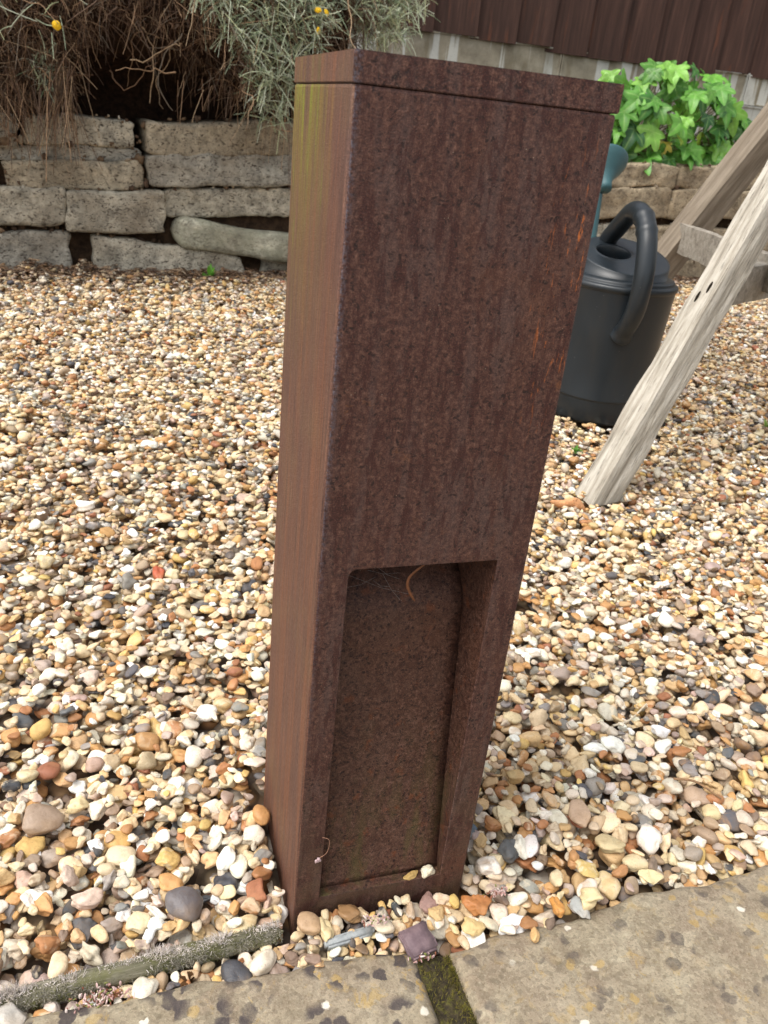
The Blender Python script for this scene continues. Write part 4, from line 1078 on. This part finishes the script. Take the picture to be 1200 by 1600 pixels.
# thick crooked branches
n = 60; K = 14; q = np.stack([rng.uniform(-0.6, 0.5, n), rng.uniform(0.62, 0.95, n)], -1); root = wl(q[:, 0], rng.uniform(0.0, 0.16, n), q[:, 1])
dd = norm(np.stack([rng.normal(0, 0.9, n), rng.normal(-0.3, 0.4, n), rng.normal(-0.35, 0.6, n)], -1)); P = np.zeros((n, K, 3)); P[:, 0] = root
for k in range(1, K): dd = norm(dd+rng.normal(0, 0.38, (n, 3))+np.array([0, 0, -0.03])); P[:, k] = P[:, k-1]+dd*rng.uniform(0.012, 0.022, (n, 1))
V, F, si = tubes(P, rng.uniform(0.0011, 0.0023, n)[:, None]*np.linspace(1.1, 0.5, K)[None], 6); c_ = pal[rng.choice([1, 3, 4, 5, 6], n)]
VV.append(V); FF.append(F+off); CC.append(c_[si]); off += len(V)
V = np.concatenate(VV)
obj('dead_stems', np_mesh('dead_stems', V-SO, np.concatenate(FF), True, {'col': np.c_[np.concatenate(CC), np.ones(len(V))]}), TW, shrub)
# silver foliage: strands thick with short comb-like leaflets
SILV = np.array([srgb(*c) for c in ((204, 212, 184), (188, 200, 170), (220, 226, 204), (162, 178, 146), (192, 198, 158))])
def silver(q, vfun, n, Lr, nub=26):
    root = wl(q[:, 0], vfun, q[:, 1]); dr = norm(np.stack([rng.normal(0.05, 0.7, n), rng.normal(-0.55, 0.45, n), rng.normal(0.05, 0.7, n)], -1))
    L = rng.uniform(*Lr, n); K = 8
    P = strands(root, dr, L, rng.uniform(-0.4, 0.4, n), K, rng.uniform(-0.1, 0.55, n))
    V, F, si = tubes(P, np.tile(np.linspace(0.0011, 0.0007, K), (n, 1)), 4)
    col = SILV[rng.integers(0, len(SILV), n)]*rng.uniform(0.75, 1.1, (n, 1))
    t = np.linspace(0.15, 0.98, nub); k = t*(K-1); i0 = np.minimum(k.astype(int), K-2); f = (k-i0)[None, :, None]
    C0 = P[:, i0]*(1-f)+P[:, i0+1]*f; T = norm(P[:, i0+1]-P[:, i0])
    rd = rng.normal(size=C0.shape); rd = norm(rd-T*(rd*T).sum(-1, keepdims=True))
    ln = rng.uniform(0.0025, 0.0055, (n, nub, 1)); tip = C0+rd*ln+T*ln*0.5; w_ = np.cross(T, rd)*0.0007
    tri = np.stack([C0-w_-T*0.0005, C0+w_+T*0.0006, tip], 2).reshape(-1, 3)
    F2 = np.arange(len(tri)).reshape(-1, 3)+len(V)
    cc = np.concatenate([col[si], np.repeat(col, nub*3, axis=0)*1.05])
    return np.concatenate([V, tri]), [F, F2], cc
parts = []
n = 2600; q = sample(SILVER, n); parts.append(silver(q, front_v(q[:, 0], q[:, 1])*rng.uniform(0.3, 1.15, n), n, (0.03, 0.085)))
n = 1500; q = sample(SILVER2, n); parts.append(silver(q, front_v(q[:, 0], q[:, 1])*rng.uniform(-0.6, 1.1, n), n, (0.03, 0.075)))
n = 70; q = sample([(-0.62, 1.0), (-0.62, 0.72), (-0.5, 0.70), (-0.40, 0.68), (-0.34, 0.74), (-0.36, 1.0)], n); parts.append(silver(q, front_v(q[:, 0], q[:, 1])*rng.uniform(0.7, 1.2, n), n, (0.05, 0.11)))
n = 40; q = sample([(-0.44, 0.66), (-0.38, 0.66), (-0.38, 0.56), (-0.44, 0.56)], n); parts.append(silver(q, rng.uniform(0.03, 0.08, n), n, (0.03, 0.06)))
# crown above the picture, added out of view to block the sky
n = 1700; q = np.stack([rng.uniform(-0.85, 0.72, n), rng.uniform(0.93, 1.12, n)], -1); vv = rng.uniform(-0.75, 0.12, n); q[:, 1] += 0.06*np.cos((vv+0.3)*3)-0.1*((q[:, 0]+0.05)/0.8)**4; parts.append(silver(q, vv, n, (0.05, 0.12), 14))
V = np.concatenate([p[0] for p in parts]); off = 0; F4, F3 = [], []
for p in parts: F4.append(p[1][0]+off); F3.append(p[1][1]+off); off += len(p[0])
cc = np.concatenate([p[2] for p in parts])
SILM = mat_attr('silver_foliage', noise=(200, 0.2), rough=0.8, spec=0.2, bump=0, trans=0.15)
obj('foliage', np_mesh('foliage', V-SO, [np.concatenate(F4), np.concatenate(F3)], False, {'col': np.c_[cc, np.ones(len(cc))]}), SILM, shrub)
# added solid core inside the bush: blocks light, darkens the hollow under it
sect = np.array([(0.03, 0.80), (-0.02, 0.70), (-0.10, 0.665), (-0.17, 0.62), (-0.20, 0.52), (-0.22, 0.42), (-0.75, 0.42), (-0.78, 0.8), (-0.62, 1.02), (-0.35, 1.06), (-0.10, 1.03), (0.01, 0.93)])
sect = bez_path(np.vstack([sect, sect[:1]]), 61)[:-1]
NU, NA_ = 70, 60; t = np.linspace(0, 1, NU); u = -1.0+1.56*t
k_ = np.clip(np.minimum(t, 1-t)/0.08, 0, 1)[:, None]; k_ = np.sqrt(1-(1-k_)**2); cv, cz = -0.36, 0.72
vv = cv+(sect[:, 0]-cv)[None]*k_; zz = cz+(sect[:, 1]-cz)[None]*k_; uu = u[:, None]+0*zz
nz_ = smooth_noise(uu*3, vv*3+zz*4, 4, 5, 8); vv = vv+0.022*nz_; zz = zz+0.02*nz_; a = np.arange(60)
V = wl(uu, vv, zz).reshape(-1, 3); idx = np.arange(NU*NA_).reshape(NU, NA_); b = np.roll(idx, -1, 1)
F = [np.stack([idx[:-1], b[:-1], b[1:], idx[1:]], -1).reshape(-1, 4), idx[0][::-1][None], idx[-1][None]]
obj('light_block_core', np_mesh('light_block_core', V-SO, F, True), mat_soil('dark_core', (66, 48, 36), (34, 25, 20), 60), shrub)
# yellow button flowers
def flower(u, v, z, r, face, sten):
    K = 14; S = 20; V = []; 
    for i in range(K):
        ph = math.pi*0.62*i/(K-1)
        for j in range(S):
            a = 2*math.pi*j/S; rr = r*math.sin(ph)*(1+0.08*math.sin(j*5+i*7)); V.append((rr*math.cos(a), rr*math.sin(a), r*0.62*math.cos(ph)+r*0.04*math.sin(i*9+j*3)))
    V = np.array(V); idx = np.arange(K*S).reshape(K, S); b = np.roll(idx, -1, 1)
    F = np.stack([idx[:-1], idx[1:], b[1:], b[:-1]], -1).reshape(-1, 4)
    Rm = np.array(Vector(face).to_track_quat('Z', 'Y').to_matrix()); V = V @ Rm.T
    loc = wl(u, v, z)
    fo = obj('flower_head', np_mesh('flower_head', V, F, True), YEL, shrub, loc=loc-SO)
    st = np.array(sten, float); P = bez_path([np.zeros(3)-np.array(Vector(face).normalized())*r*0.2, st*0.5+np.array([0, 0, -0.006]), st], 10)[None]
    V, F, _ = tubes(P, np.full((1, 10), 0.0012), 5)
    obj('flower_stalk', np_mesh('flower_stalk', V, F, True, {'col': np.tile(np.append(SILV[1], 1), (len(V), 1))}), SILM, fo)
m = MB('yellow_button'); vn = m.voronoi(420); m.base(m.ramp(vn, [(0.1, srgb(252, 222, 30)), (0.5, srgb(240, 186, 14))])); m.rough(0.7); m.bump(vn, 0.8, 0.002); YEL = m.m
flower(-0.38, 0.20, 0.713, 0.0115, (0.5, -0.75, 0.35), (-0.05, 0.03, 0.01))
flower(0.311, 0.20, 0.836, 0.0095, (-0.2, -0.6, 0.7), (0.01, 0.05, -0.03))
flower(0.336, 0.20, 0.833, 0.0095, (0.7, -0.5, 0.4), (-0.02, 0.05, -0.03))
flower(0.314, 0.20, 0.786, 0.0095, (0.8, -0.45, -0.1), (-0.03, 0.04, -0.01))

# ------------------------------------------------------------------ ivy
ivy = empty('ivy', 'bright green ivy clump growing on top of the wall below the fence', 'ivy', tuple(wl(1.95, -0.12, 0.5)))
IO = np.array(ivy.location)
def ivy_leaf():
    # five-lobed outline; attribute vein = 1 along lobe midribs
    tips = [(-118, 0.62), (-58, 0.86), (0, 1.18), (58, 0.86), (118, 0.62)]; notch = [(-180, 0.24), (-88, 0.45), (-30, 0.56), (30, 0.56), (88, 0.45)]
    pts = []
    seq = []
    for (na, nr), (ta, tr) in zip(notch, tips): seq += [(na, nr, 0.0), (ta, tr, 1.0)]
    full = []
    for i in range(len(seq)):
        a0, r0_, v0 = seq[i]; a1, r1_, v1 = seq[(i+1) % len(seq)]
        if a1 < a0: a1 += 360
        for k in range(4):
            f = k/4; x0_, y0_ = r0_*math.sin(math.radians(a0)), r0_*math.cos(math.radians(a0)); x1_, y1_ = r1_*math.sin(math.radians(a1)), r1_*math.cos(math.radians(a1))
            x, y = x0_+(x1_-x0_)*f, y0_+(y1_-y0_)*f; bul = 1+0.16*math.sin(math.pi*f)
            full.append((x*bul, y*bul, (v0+(v1-v0)*f)**3))
    full = np.array(full); n = len(full); V = [np.array([[0, 0, 0]])]; vein = [np.array([0.8])]
    for s in (0.35, 0.7, 1.0):
        V.append(np.c_[full[:, :2]*s, np.zeros(n)]); vein.append(full[:, 2]*(1.0 if s < 0.9 else 0.5))
    V = np.concatenate(V); vein = np.concatenate(vein); F3 = []; F4 = []
    for k in range(n): F3.append((0, 1+k, 1+(k+1) % n))
    for s in range(2):
        for k in range(n): F4.append((1+s*n+k, 1+(s+1)*n+k, 1+(s+1)*n+(k+1) % n, 1+s*n+(k+1) % n))
    r2 = V[:, 0]**2+V[:, 1]**2
    V[:, 2] = 0.16*np.abs(V[:, 0])-0.24*r2+0.06*np.sin(V[:, 0]*7)*np.cos(V[:, 1]*6)
    V[:, 1] += 0.0
    return V*0.5, vein, np.array(F3), np.array(F4)
LV, LVEIN, LF3, LF4 = ivy_leaf()
NL = 165; VV, F3s, F4s, CC, VN = [], [], [], [], []; SV = []
off = 0
greens = np.array([srgb(*c) for c in ((88, 146, 52), (110, 172, 64), (64, 118, 46), (136, 192, 80), (48, 94, 44), (152, 182, 66))])
for i in range(NL):
    while True:
        u = rng.uniform(1.52, 2.42); z = rng.uniform(0.50, 0.90)
        e = ((u-1.99)/0.43)**2+((z-0.66)/0.23)**2
        if e < 1.0: break
    # mound surface
    dv = 0.16*math.sqrt(max(0, 1-e)); dpt = rng.uniform(0, 1)**2
    v = -0.18+dv*(1-dpt)-0.05*dpt
    s = rng.uniform(0.095, 0.175)*(1.0 if rng.random() < .75 else 0.6)
    nrm = norm(np.array([rng.normal((u-1.98)*1.0, 0.35), rng.normal(-0.75, 0.25), rng.normal(0.55, 0.35)]))
    dn = np.array([rng.normal((u-1.98)*1.2, 0.5), -0.35, -0.9+rng.normal(0, 0.35)]); yv = norm(dn-nrm*(dn @ nrm)); xv = np.cross(yv, nrm)
    curl = rng.uniform(0.4, 1.6); Vl = LV*np.array([1, 1, curl])*s; P = wl(u, v, z)+Vl[:, :1]*xv+Vl[:, 1:2]*yv+Vl[:, 2:]*nrm
    c = greens[rng.choice(6, p=[.28, .26, .2, .12, .1, .04])]*rng.uniform(0.85, 1.15)
    if s < 0.07 and rng.random() < 0.4: c = np.array(srgb(176, 196, 66))
    if i in (17, 60, 111) and z < 0.62: c = np.array(srgb(222, 204, 90))
    VV.append(P); F3s.append(LF3+off); F4s.append(LF4+off); off += len(P); CC.append(np.tile(np.append(c, 1), (len(P), 1))); VN.append(np.c_[LVEIN, LVEIN, LVEIN, LVEIN])
    b0 = wl(u*0.5+1.95*0.5+rng.normal(0, .08), -0.26, 0.46+rng.uniform(0, .1)); SV.append(bez_path([b0, (b0+P[0])/2+np.array([0, 0, 0.03]), P[0]], 7))
m = MB('ivy_leaf'); c = m.attr('col'); vf = m.attr('vein', 'Alpha'); c = m.mix(m.math('MULTIPLY', m.math('POWER', vf, 2.0), 0.5), c, srgb(170, 208, 124))
c = m.mix(1.0, c, m.ramp(m.noise(40, 4, 0.6), [(0.3, 0.75), (0.7, 1.15)]), 'MULTIPLY'); m.base(c); m.rough(0.42); m.spec(0.5); m.bump(m.noise(90, 3, 0.5), 0.25, 0.002)
tn = m.n('ShaderNodeBsdfTranslucent'); m.l(c, tn.inputs['Color']); mx = m.n('ShaderNodeMixShader'); mx.inputs[0].default_value = 0.25
m.l(m.p.outputs[0], mx.inputs[1]); m.l(tn.outputs[0], mx.inputs[2]); m.l(mx.outputs[0], m.t.nodes['Material Output'].inputs['Surface'])
obj('leaves', np_mesh('leaves', np.concatenate(VV)-IO, [np.concatenate(F3s), np.concatenate(F4s)], True, {'col': np.concatenate(CC), 'vein': np.concatenate(VN)}), m.m, ivy)
V, F, si = tubes(np.array(SV), np.full((NL, 7), 0.0018), 5)
obj('stems', np_mesh('stems', V-IO, F, True, {'col': np.tile([*srgb(96, 92, 52), 1], (len(V), 1))}), mat_attr('ivy_stem'), ivy)

# ------------------------------------------------------------------ single stones
PB = [
 ('pebble', 0.187, -0.066, 0.0075, (206, 168, 116), 'small orange flint lying alone on the bare right-hand slab', 902, False, 0.003, dict()),
 ('pebble', -0.030, -0.0345, 0.0150, (228, 216, 196), 'rounded white pebble with a pink blush, between log end and left slab', 903, True, -0.008, dict()),
 ('pebble', -0.0505, -0.0375, 0.0175, (70, 70, 74), 'dark grey pebble wedged against the front of the left slab', 904, True, -0.016, dict()),
 ('pebble', 0.0100, -0.0145, 0.0115, (176, 146, 114), 'smooth round tan pebble touching the foot of the bollard', 905, True, None, dict()),
 ('pebble', -0.086, 0.022, 0.0175, (104, 98, 98), 'large smooth mid-grey pebble in the gravel left of the bollard foot', 906, True, None, dict(flat=(0.85, 0.6))),
 ('pebble', -0.196, -0.006, 0.0145, (172, 150, 142), 'plump pinkish grey pebble behind the frayed log at left', 907, True, None, dict()),
 ('slate_chip', 0.170, 0.046, 0.0150, (84, 96, 106), 'blue-grey slate shard leaning on the right side of the bollard foot', 908, False, None, dict(cat='slate', tilt=0.7)),
 ('pebble', -0.118, -0.0335, 0.0125, (232, 224, 206), 'long white flint lying in front of the frayed log', 909, True, -0.008, dict()),
 ('brick_chip', -0.079, 0.540, 0.0170, (176, 88, 58), 'reddish orange brick fragment lying on the gravel left of the bollard', 910, False, None, dict(cat='brick')),
 ('pebble', -0.177, 0.731, 0.0200, (240, 234, 222), 'bright white bone-shaped flint far left in the gravel', 911, False, None, dict(flat=(0.6, 0.5))),
 ('pebble', -0.198, 0.139, 0.0200, (158, 136, 116), 'large flat brown-grey pebble near the left edge of the picture', 912, True, None, dict(flat=(0.85, 0.45))),
 ('pebble', 0.102, 0.0035, 0.0085, (190, 158, 98), 'tan three-cornered flint sitting on the bollard sill', 913, False, 0.0135, dict(yawd=20)),
 ('pebble', 0.117, 0.0035, 0.0080, (226, 216, 190), 'knobbly cream flint sitting at the right end of the bollard sill', 914, False, 0.0135, dict(yawd=10, flat=(0.6, 0.6))),
 ('pebble', 0.287, 0.041, 0.0190, (188, 160, 134), 'large pale tan flint in the gravel right of the bollard', 915, False, None, dict()),
 ('pebble', 0.206, 0.030, 0.0150, (222, 200, 150), 'cream angular flint beside the bollard right foot', 916, False, None, dict()),
 ('pebble', 0.218, -0.046, 0.0105, (206, 146, 78), 'orange-brown pointed flint on the edge of the right-hand slab', 917, False, 0.002, dict()),
 ('pebble', 0.238, -0.050, 0.0125, (164, 166, 162), 'blue-grey angular flint at the edge of the right-hand slab', 918, False, 0.001, dict()),
 ('pebble', 0.250, -0.046, 0.0125, (224, 204, 158), 'cream yellow flint nudging the blue-grey one at the slab edge', 919, False, 0.003, dict()),
 ('pebble', -0.212, -0.034, 0.0185, (182, 176, 166), 'big rough pale grey flint at the end of the log, bottom left', 920, False, -0.006, dict()),
 ('pebble', 0.022, -0.022, 0.0125, (214, 194, 150), 'yellow and white flint lying just in front of the bollard foot', 921, False, None, dict()),
 ('pebble', 0.044, -0.012, 0.0125, (150, 116, 80), 'brown angular flint leaning on the bollard sill front', 922, False, None, dict()),
 ('pebble', 0.068, -0.030, 0.0105, (222, 206, 180), 'oval cream pebble next to the purple slate chip', 923, True, None, dict()),
 ('pebble', 0.118, -0.013, 0.0125, (160, 128, 118), 'pinkish brown angular flint below the bollard sill', 924, False, None, dict()),
 ('pebble', 0.150, -0.028, 0.0150, (176, 116, 66), 'chunky orange-brown flint on the gravel heap by the slab', 925, False, None, dict()),
 ('pebble', 0.140, -0.047, 0.0120, (214, 186, 130), 'cream and ochre flint resting on the right slab corner', 926, False, 0.001, dict()),
]
for (nm, x, y, sz, col, lab, seed, rnd_, z, kw) in PB: pebble(nm, x, y, sz, col, lab, seed, rnd_, z, **kw)
def chip(name, sx, sy, sz, mat, label, cat, loc, rot, seed):
    bm = box_bm(-sx, -sy, -sz, sx, sy, sz, min(sz*0.6, 0.0016), 2)
    bmesh.ops.subdivide_edges(bm, edges=bm.edges[:], cuts=2, use_grid_fill=True); r = random.Random(seed); p = [r.uniform(0, 6) for _ in range(4)]
    for v in bm.verts:
        n = math.sin(v.co.x*330+p[0])+math.sin(v.co.y*410+p[1])+0.6*math.sin(v.co.x*900+v.co.y*700+p[2]); v.co.x *= 1+0.035*n; v.co.y *= 1-0.04*n; v.co.z += 0.0004*n
    o = obj(name, bm_mesh(name, bm, True), mat, label=label, cat=cat, loc=loc); o.rotation_euler = rot
def plain_stone(name, a, b):
    m = MB(name); n = m.noise(110, 5, 0.7); m.base(m.ramp(n, [(0.3, srgb(*a)), (0.7, srgb(*b))])); m.rough(0.7); m.bump(m.noise(420, 4, 0.7), 0.4, 0.001); return m.m
chip('slate_chip', 0.0135, 0.0115, 0.0030, plain_stone('purple_slate', (92, 74, 80), (134, 112, 114)), 'flat square purple slate chip at the head of the mossy joint', 'slate', (0.0905, -0.050, 0.0085), (0.25, 0.08, 0.30), 3)
chip('slate_strip', 0.020, 0.0038, 0.005, plain_stone('blue_slate', (128, 134, 136), (176, 178, 176)), 'narrow blue-grey stone strip lying between gravel and left slab', 'stone', (0.040, -0.0295, -0.001), (0.3, 0, 0.10), 4)

# ------------------------------------------------------------------ small plants, twigs and litter
def hz(x, y):
    i = int((x-GX0)/RES); j = int((y-GY0)/RES)
    if 0 <= i < nx and 0 <= j < ny: return float(np.median(H[max(j-2, 0):j+3, max(i-2, 0):i+3]))
    return 0.0
def sedum(x, y, z, n, label, seed, r=0.010):
    rr = np.random.default_rng(seed); V0, F0 = ICO[2]; VV, FF, CC = [], [], []; off = 0
    n *= 3
    for i in range(n):
        p = np.array([rr.normal(0, r), rr.normal(0, r*0.35), abs(rr.normal(0, 0.003))+0.001]); s = rr.uniform(0.0006, 0.0013)
        VV.append((V0*s*np.array([0.8, 0.5, rr.uniform(1.4, 2.4)])) @ rand_rot(rr, 0.9).T+p); FF.append(F0+off); off += len(V0)
        c = np.array(srgb(*[(206, 176, 170), (190, 150, 142), (140, 90, 70), (216, 200, 190), (128, 132, 74)][rr.choice(5, p=[.3, .25, .15, .15, .15])])); CC.append(np.tile(np.append(c, 1), (len(V0), 1)))
    return obj('sedum', np_mesh('sedum', np.concatenate(VV), np.concatenate(FF), True, {'col': np.concatenate(CC)}), SED, label=label, cat='sedum', loc=(x, y, z))
SED = mat_attr('sedum_leaf', noise=(300, 0.2), rough=0.5)
sedum(-0.150, -0.0345, -0.004, 46, 'pinkish sedum tuft between the frayed log and the left slab', 1, 0.011)
sedum(0.062, -0.030, 0.012, 16, 'pink dried sedum sprig beside the purple slate chip', 2, 0.006)
sedum(0.166, -0.030, 0.016, 16, 'pink dried sedum sprig on the gravel heap right of the bollard', 3, 0.005)
sedum(0.0905, -0.062, 0.001, 14, 'small pink sedum sprig at the slab joint corner', 4, 0.004)
def tube_thing(name, pts, r0_, r1_, col, label, cat, n=16, world=True):
    pts = np.array(pts, float); P = bez_path(pts, n); loc = P[0].copy(); V, F, _ = tubes((P-loc)[None], np.linspace(r0_, r1_, n)[None], 6)
    return obj(name, np_mesh(name, V, F, True, {'col': np.tile([*srgb(*col), 1], (len(V), 1))}), TW, label=label, cat=cat, loc=loc)
tw = lambda x, y, dz=0.004: (x, y, hz(x, y)+dz)
tube_thing('twig', [tw(0.395, 0.155), tw(0.423, 0.163, .007), tw(0.452, 0.176)], 0.0014, 0.0010, (206, 192, 168), 'short pale twig lying on the gravel right of the bollard', 'twig')
tube_thing('twig', [tw(0.409, 0.062), tw(0.424, 0.048, .007), tw(0.440, 0.026)], 0.0014, 0.0009, (150, 118, 88), 'brown twig on the gravel, lower of the two right of the bollard', 'twig')
tube_thing('twig', [tw(-0.235, 1.62), tw(-0.10, 1.60, .008), tw(0.05, 1.57, .008), tw(0.12, 1.55)], 0.0012, 0.0007, (158, 120, 82), 'long thin brown stem across the gravel before the wall', 'twig', 24)
# sprig stuck to the bollard face
sp = empty('dried_sprig', 'tiny dried pink flower sprig stuck to the lower left of the bollard face', 'dried flower', (0.0155, -0.001, 0.062))
P = bez_path([(0.003, -0.0008, 0.024), (0.0085, -0.002, 0.021), (0.0075, -0.002, 0.008), (0.001, -0.0015, 0.002)], 14)[None]
V, F, _ = tubes(P, np.full((1, 14), 0.00028), 5); obj('stalk', np_mesh('stalk', V, F, True, {'col': np.tile([*srgb(150, 112, 92), 1], (len(V), 1))}), TW, sp)
VV, FF = [], []; off = 0
for i in range(9):
    p = rng.normal(0, 0.0012, 3)*np.array([1, .4, 1.2])+np.array([0.0015, -0.0012, 0]); VV.append(ICO[2][0]*np.array([.0009, .0008, .0016])*rng.uniform(.7, 1.2)+p); FF.append(ICO[2][1]+off); off += len(ICO[2][0])
VV = np.concatenate(VV); obj('petals', np_mesh('petals', VV, np.concatenate(FF), True, {'col': np.tile([*srgb(200, 174, 176), 1], (len(VV), 1))}), SED, sp)
# curled dead leaf hanging in web at the top of the opening
def curl_leaf(P, w, col, name, label, cat, loc):
    P = np.array(P, float); K = len(P); T = norm(np.gradient(P, axis=0)); sdv = norm(np.cross(T, np.array([0.3, -1, 0.2]))); ww = w*np.sin(np.linspace(0.15, 2.95, K))[:, None]
    up_ = norm(np.cross(T, sdv)); V = []
    for s, d in ((-1, 0.5), (0, 0), (1, 0.5)): V.append(P+sdv*ww*s+up_*ww*d)
    for s, d in ((1, 0.5), (0, 0), (-1, 0.5)): V.append(P+sdv*ww*s+up_*ww*d-up_*0.0004)
    V = np.stack(V, 1).reshape(-1, 3); idx = np.arange(K*6).reshape(K, 6); b = np.roll(idx, -1, 1)
    F = [np.stack([idx[:-1], b[:-1], b[1:], idx[1:]], -1).reshape(-1, 4)]
    return obj(name, np_mesh(name, V, F, True, {'col': np.tile([*srgb(*col), 1], (len(V), 1))}), LEAFM, label=label, cat=cat, loc=loc)
LEAFM = mat_attr('dry_leaf', noise=(260, 0.35), rough=0.6)
curl_leaf(bez_path([(0.018, 0, 0.004), (0.008, -0.001, -0.003), (0.0, 0, -0.012), (-0.001, 0, -0.020), (0.004, 0, -0.030), (0.006, 0.001, -0.033)], 26), 0.0012, (112, 70, 44), 'dried_leaf', 'curled brown dead leaf hanging in web at the top of the bollard opening', 'dead leaf', (0.066, 0.004, OZT+0.001))
# cobweb: a few threads under the opening's lip
n = 7; a0 = np.stack([rng.uniform(OA+.001, 0.07, n), rng.uniform(0.004, 0.030, n), OZT-rng.uniform(0.0006, 0.03, n)], -1); a1 = a0+np.stack([rng.uniform(0.01, 0.05, n), rng.normal(0, .006, n), rng.normal(-0.004, .009, n)], -1)
a1[:, 2] = np.minimum(a1[:, 2], OZT-0.0008); a1[:, 0] = np.minimum(a1[:, 0], OB-.002)
P = np.stack([a0, (a0+a1)/2+np.array([0, 0, -0.002]), a1], 1); V, F, _ = tubes(P, np.full((n, 3), 0.00009), 3)
obj('cobweb', np_mesh('cobweb', V, F, True, {'col': np.tile([0.35, 0.33, 0.31, 1], (len(V), 1))}), TW, label='thin dusty cobweb strands under the top of the bollard opening', cat='cobweb')
# dead leaf on gravel by the near leg
curl_leaf(bez_path([tw(0.575, 0.665, .006), tw(0.600, 0.660, .012), tw(0.622, 0.652, .010), tw(0.640, 0.650, .006)], 18)-np.array(tw(0.575, 0.665, .006)), 0.009, (206, 150, 104), 'dried_leaf', 'pale orange dead leaf on the gravel by the foot of the near timber leg', 'dead leaf', tw(0.575, 0.665, .006))
def weed(x, y, n, s, label, seed, col=(96, 150, 52)):
    rr = np.random.default_rng(seed); VV, FF, CC = [], [], []; off = 0
    for i in range(n):
        a = rr.uniform(0, 6.28); e = rr.uniform(0.3, 1.3); d = np.array([math.cos(a)*math.cos(e), math.sin(a)*math.cos(e), math.sin(e)]); L = s*rr.uniform(.6, 1.2); sd_ = np.array([-math.sin(a), math.cos(a), 0])
        P = np.array([d*L*t+np.array([0, 0, -0.25*L*t*t*math.cos(e)]) for t in np.linspace(0, 1, 7)]); ww = (s*0.16*np.sin(np.linspace(0.15, 3.05, 7)))[:, None]
        V = np.concatenate([P-sd_*ww, P+np.array([0, 0, -.15])*ww, P+sd_*ww]); idx = np.arange(21).reshape(3, 7)
        F = np.stack([idx[:-1, :-1], idx[:-1, 1:], idx[1:, 1:], idx[1:, :-1]], -1).reshape(-1, 4); VV.append(V); FF.append(F+off); off += 21
        c = np.array(srgb(*col))*rr.uniform(.7, 1.2); CC.append(np.tile(np.append(c, 1), (21, 1)))
    return obj('weed', np_mesh('weed', np.concatenate(VV), np.concatenate(FF), True, {'col': np.concatenate(CC)}), GRN, label=label, cat='weed', loc=(x, y, hz(x, y)-0.002))
GRN = mat_attr('weed_leaf', noise=(120, 0.25), rough=0.5, trans=0.2, bump=0)
weed(0.745, 0.885, 12, 0.022, 'small green weed in the gravel at the front of the watering can', 11)
weed(0.164, 2.225, 14, 0.045, 'small bright green weed at the foot of the wall left of the bollard', 12)
weed(1.16, 1.22, 9, 0.035, 'yellow-green seedling behind the near timber leg', 13, (150, 176, 70))
weed(1.30, 0.98, 8, 0.025, 'little green seedling in the gravel right of the timber leg', 14, (130, 160, 70))
weed(-0.084, -0.0335, 16, 0.011, 'crumpled brown dead plant in the gap in front of the log', 15, (112, 80, 50))
# plant litter: dead stems and leaf scraps fallen along the wall and under the frame
n = 9500; u = rng.uniform(-0.8, 3.0, n); v = 0.012+np.abs(rng.normal(0, 0.085, n)); px = WO[0]+WU[0]*u+WN[0]*v; py = WO[1]+WU[1]*u+WN[1]*v
n2 = 700; px = np.concatenate([px, rng.uniform(1.0, 2.6, n2)]); py = np.concatenate([py, rng.uniform(0.9, 2.4, n2)]); n3 = 260; px = np.concatenate([px, rng.uniform(-0.5, 1.2, n3)]); py = np.concatenate([py, rng.uniform(0.6, 2.2, n3)])
kp = np.array([not blocked(a, b, 0.0) for a, b in zip(px, py)]); px, py = px[kp], py[kp]; n = len(px)
z = np.array([hz(a, b) for a, b in zip(px, py)])+0.002
a = rng.uniform(0, 6.28, n); L = rng.uniform(0.010, 0.045, n); d = np.stack([np.cos(a), np.sin(a), rng.normal(0, 0.12, n)], -1)
P0 = np.stack([px, py, z], -1); P = np.stack([P0-d*L[:, None]/2, P0+np.array([0, 0, .002]), P0+d*L[:, None]/2+rng.normal(0, .002, (n, 3))], 1)
V, F, si = tubes(P, rng.uniform(0.0006, 0.0018, n)[:, None]*np.array([1, 1, .6])[None], 3); c = pal[rng.choice(8, n)]*rng.uniform(.8, 1.25, (n, 1))
obj('plant_litter', np_mesh('plant_litter', V, F, True, {'col': np.c_[c[si], np.ones(len(V))]}), TW, kind='stuff', label='fine dead stems and scraps strewn along the foot of the wall', cat='plant litter')
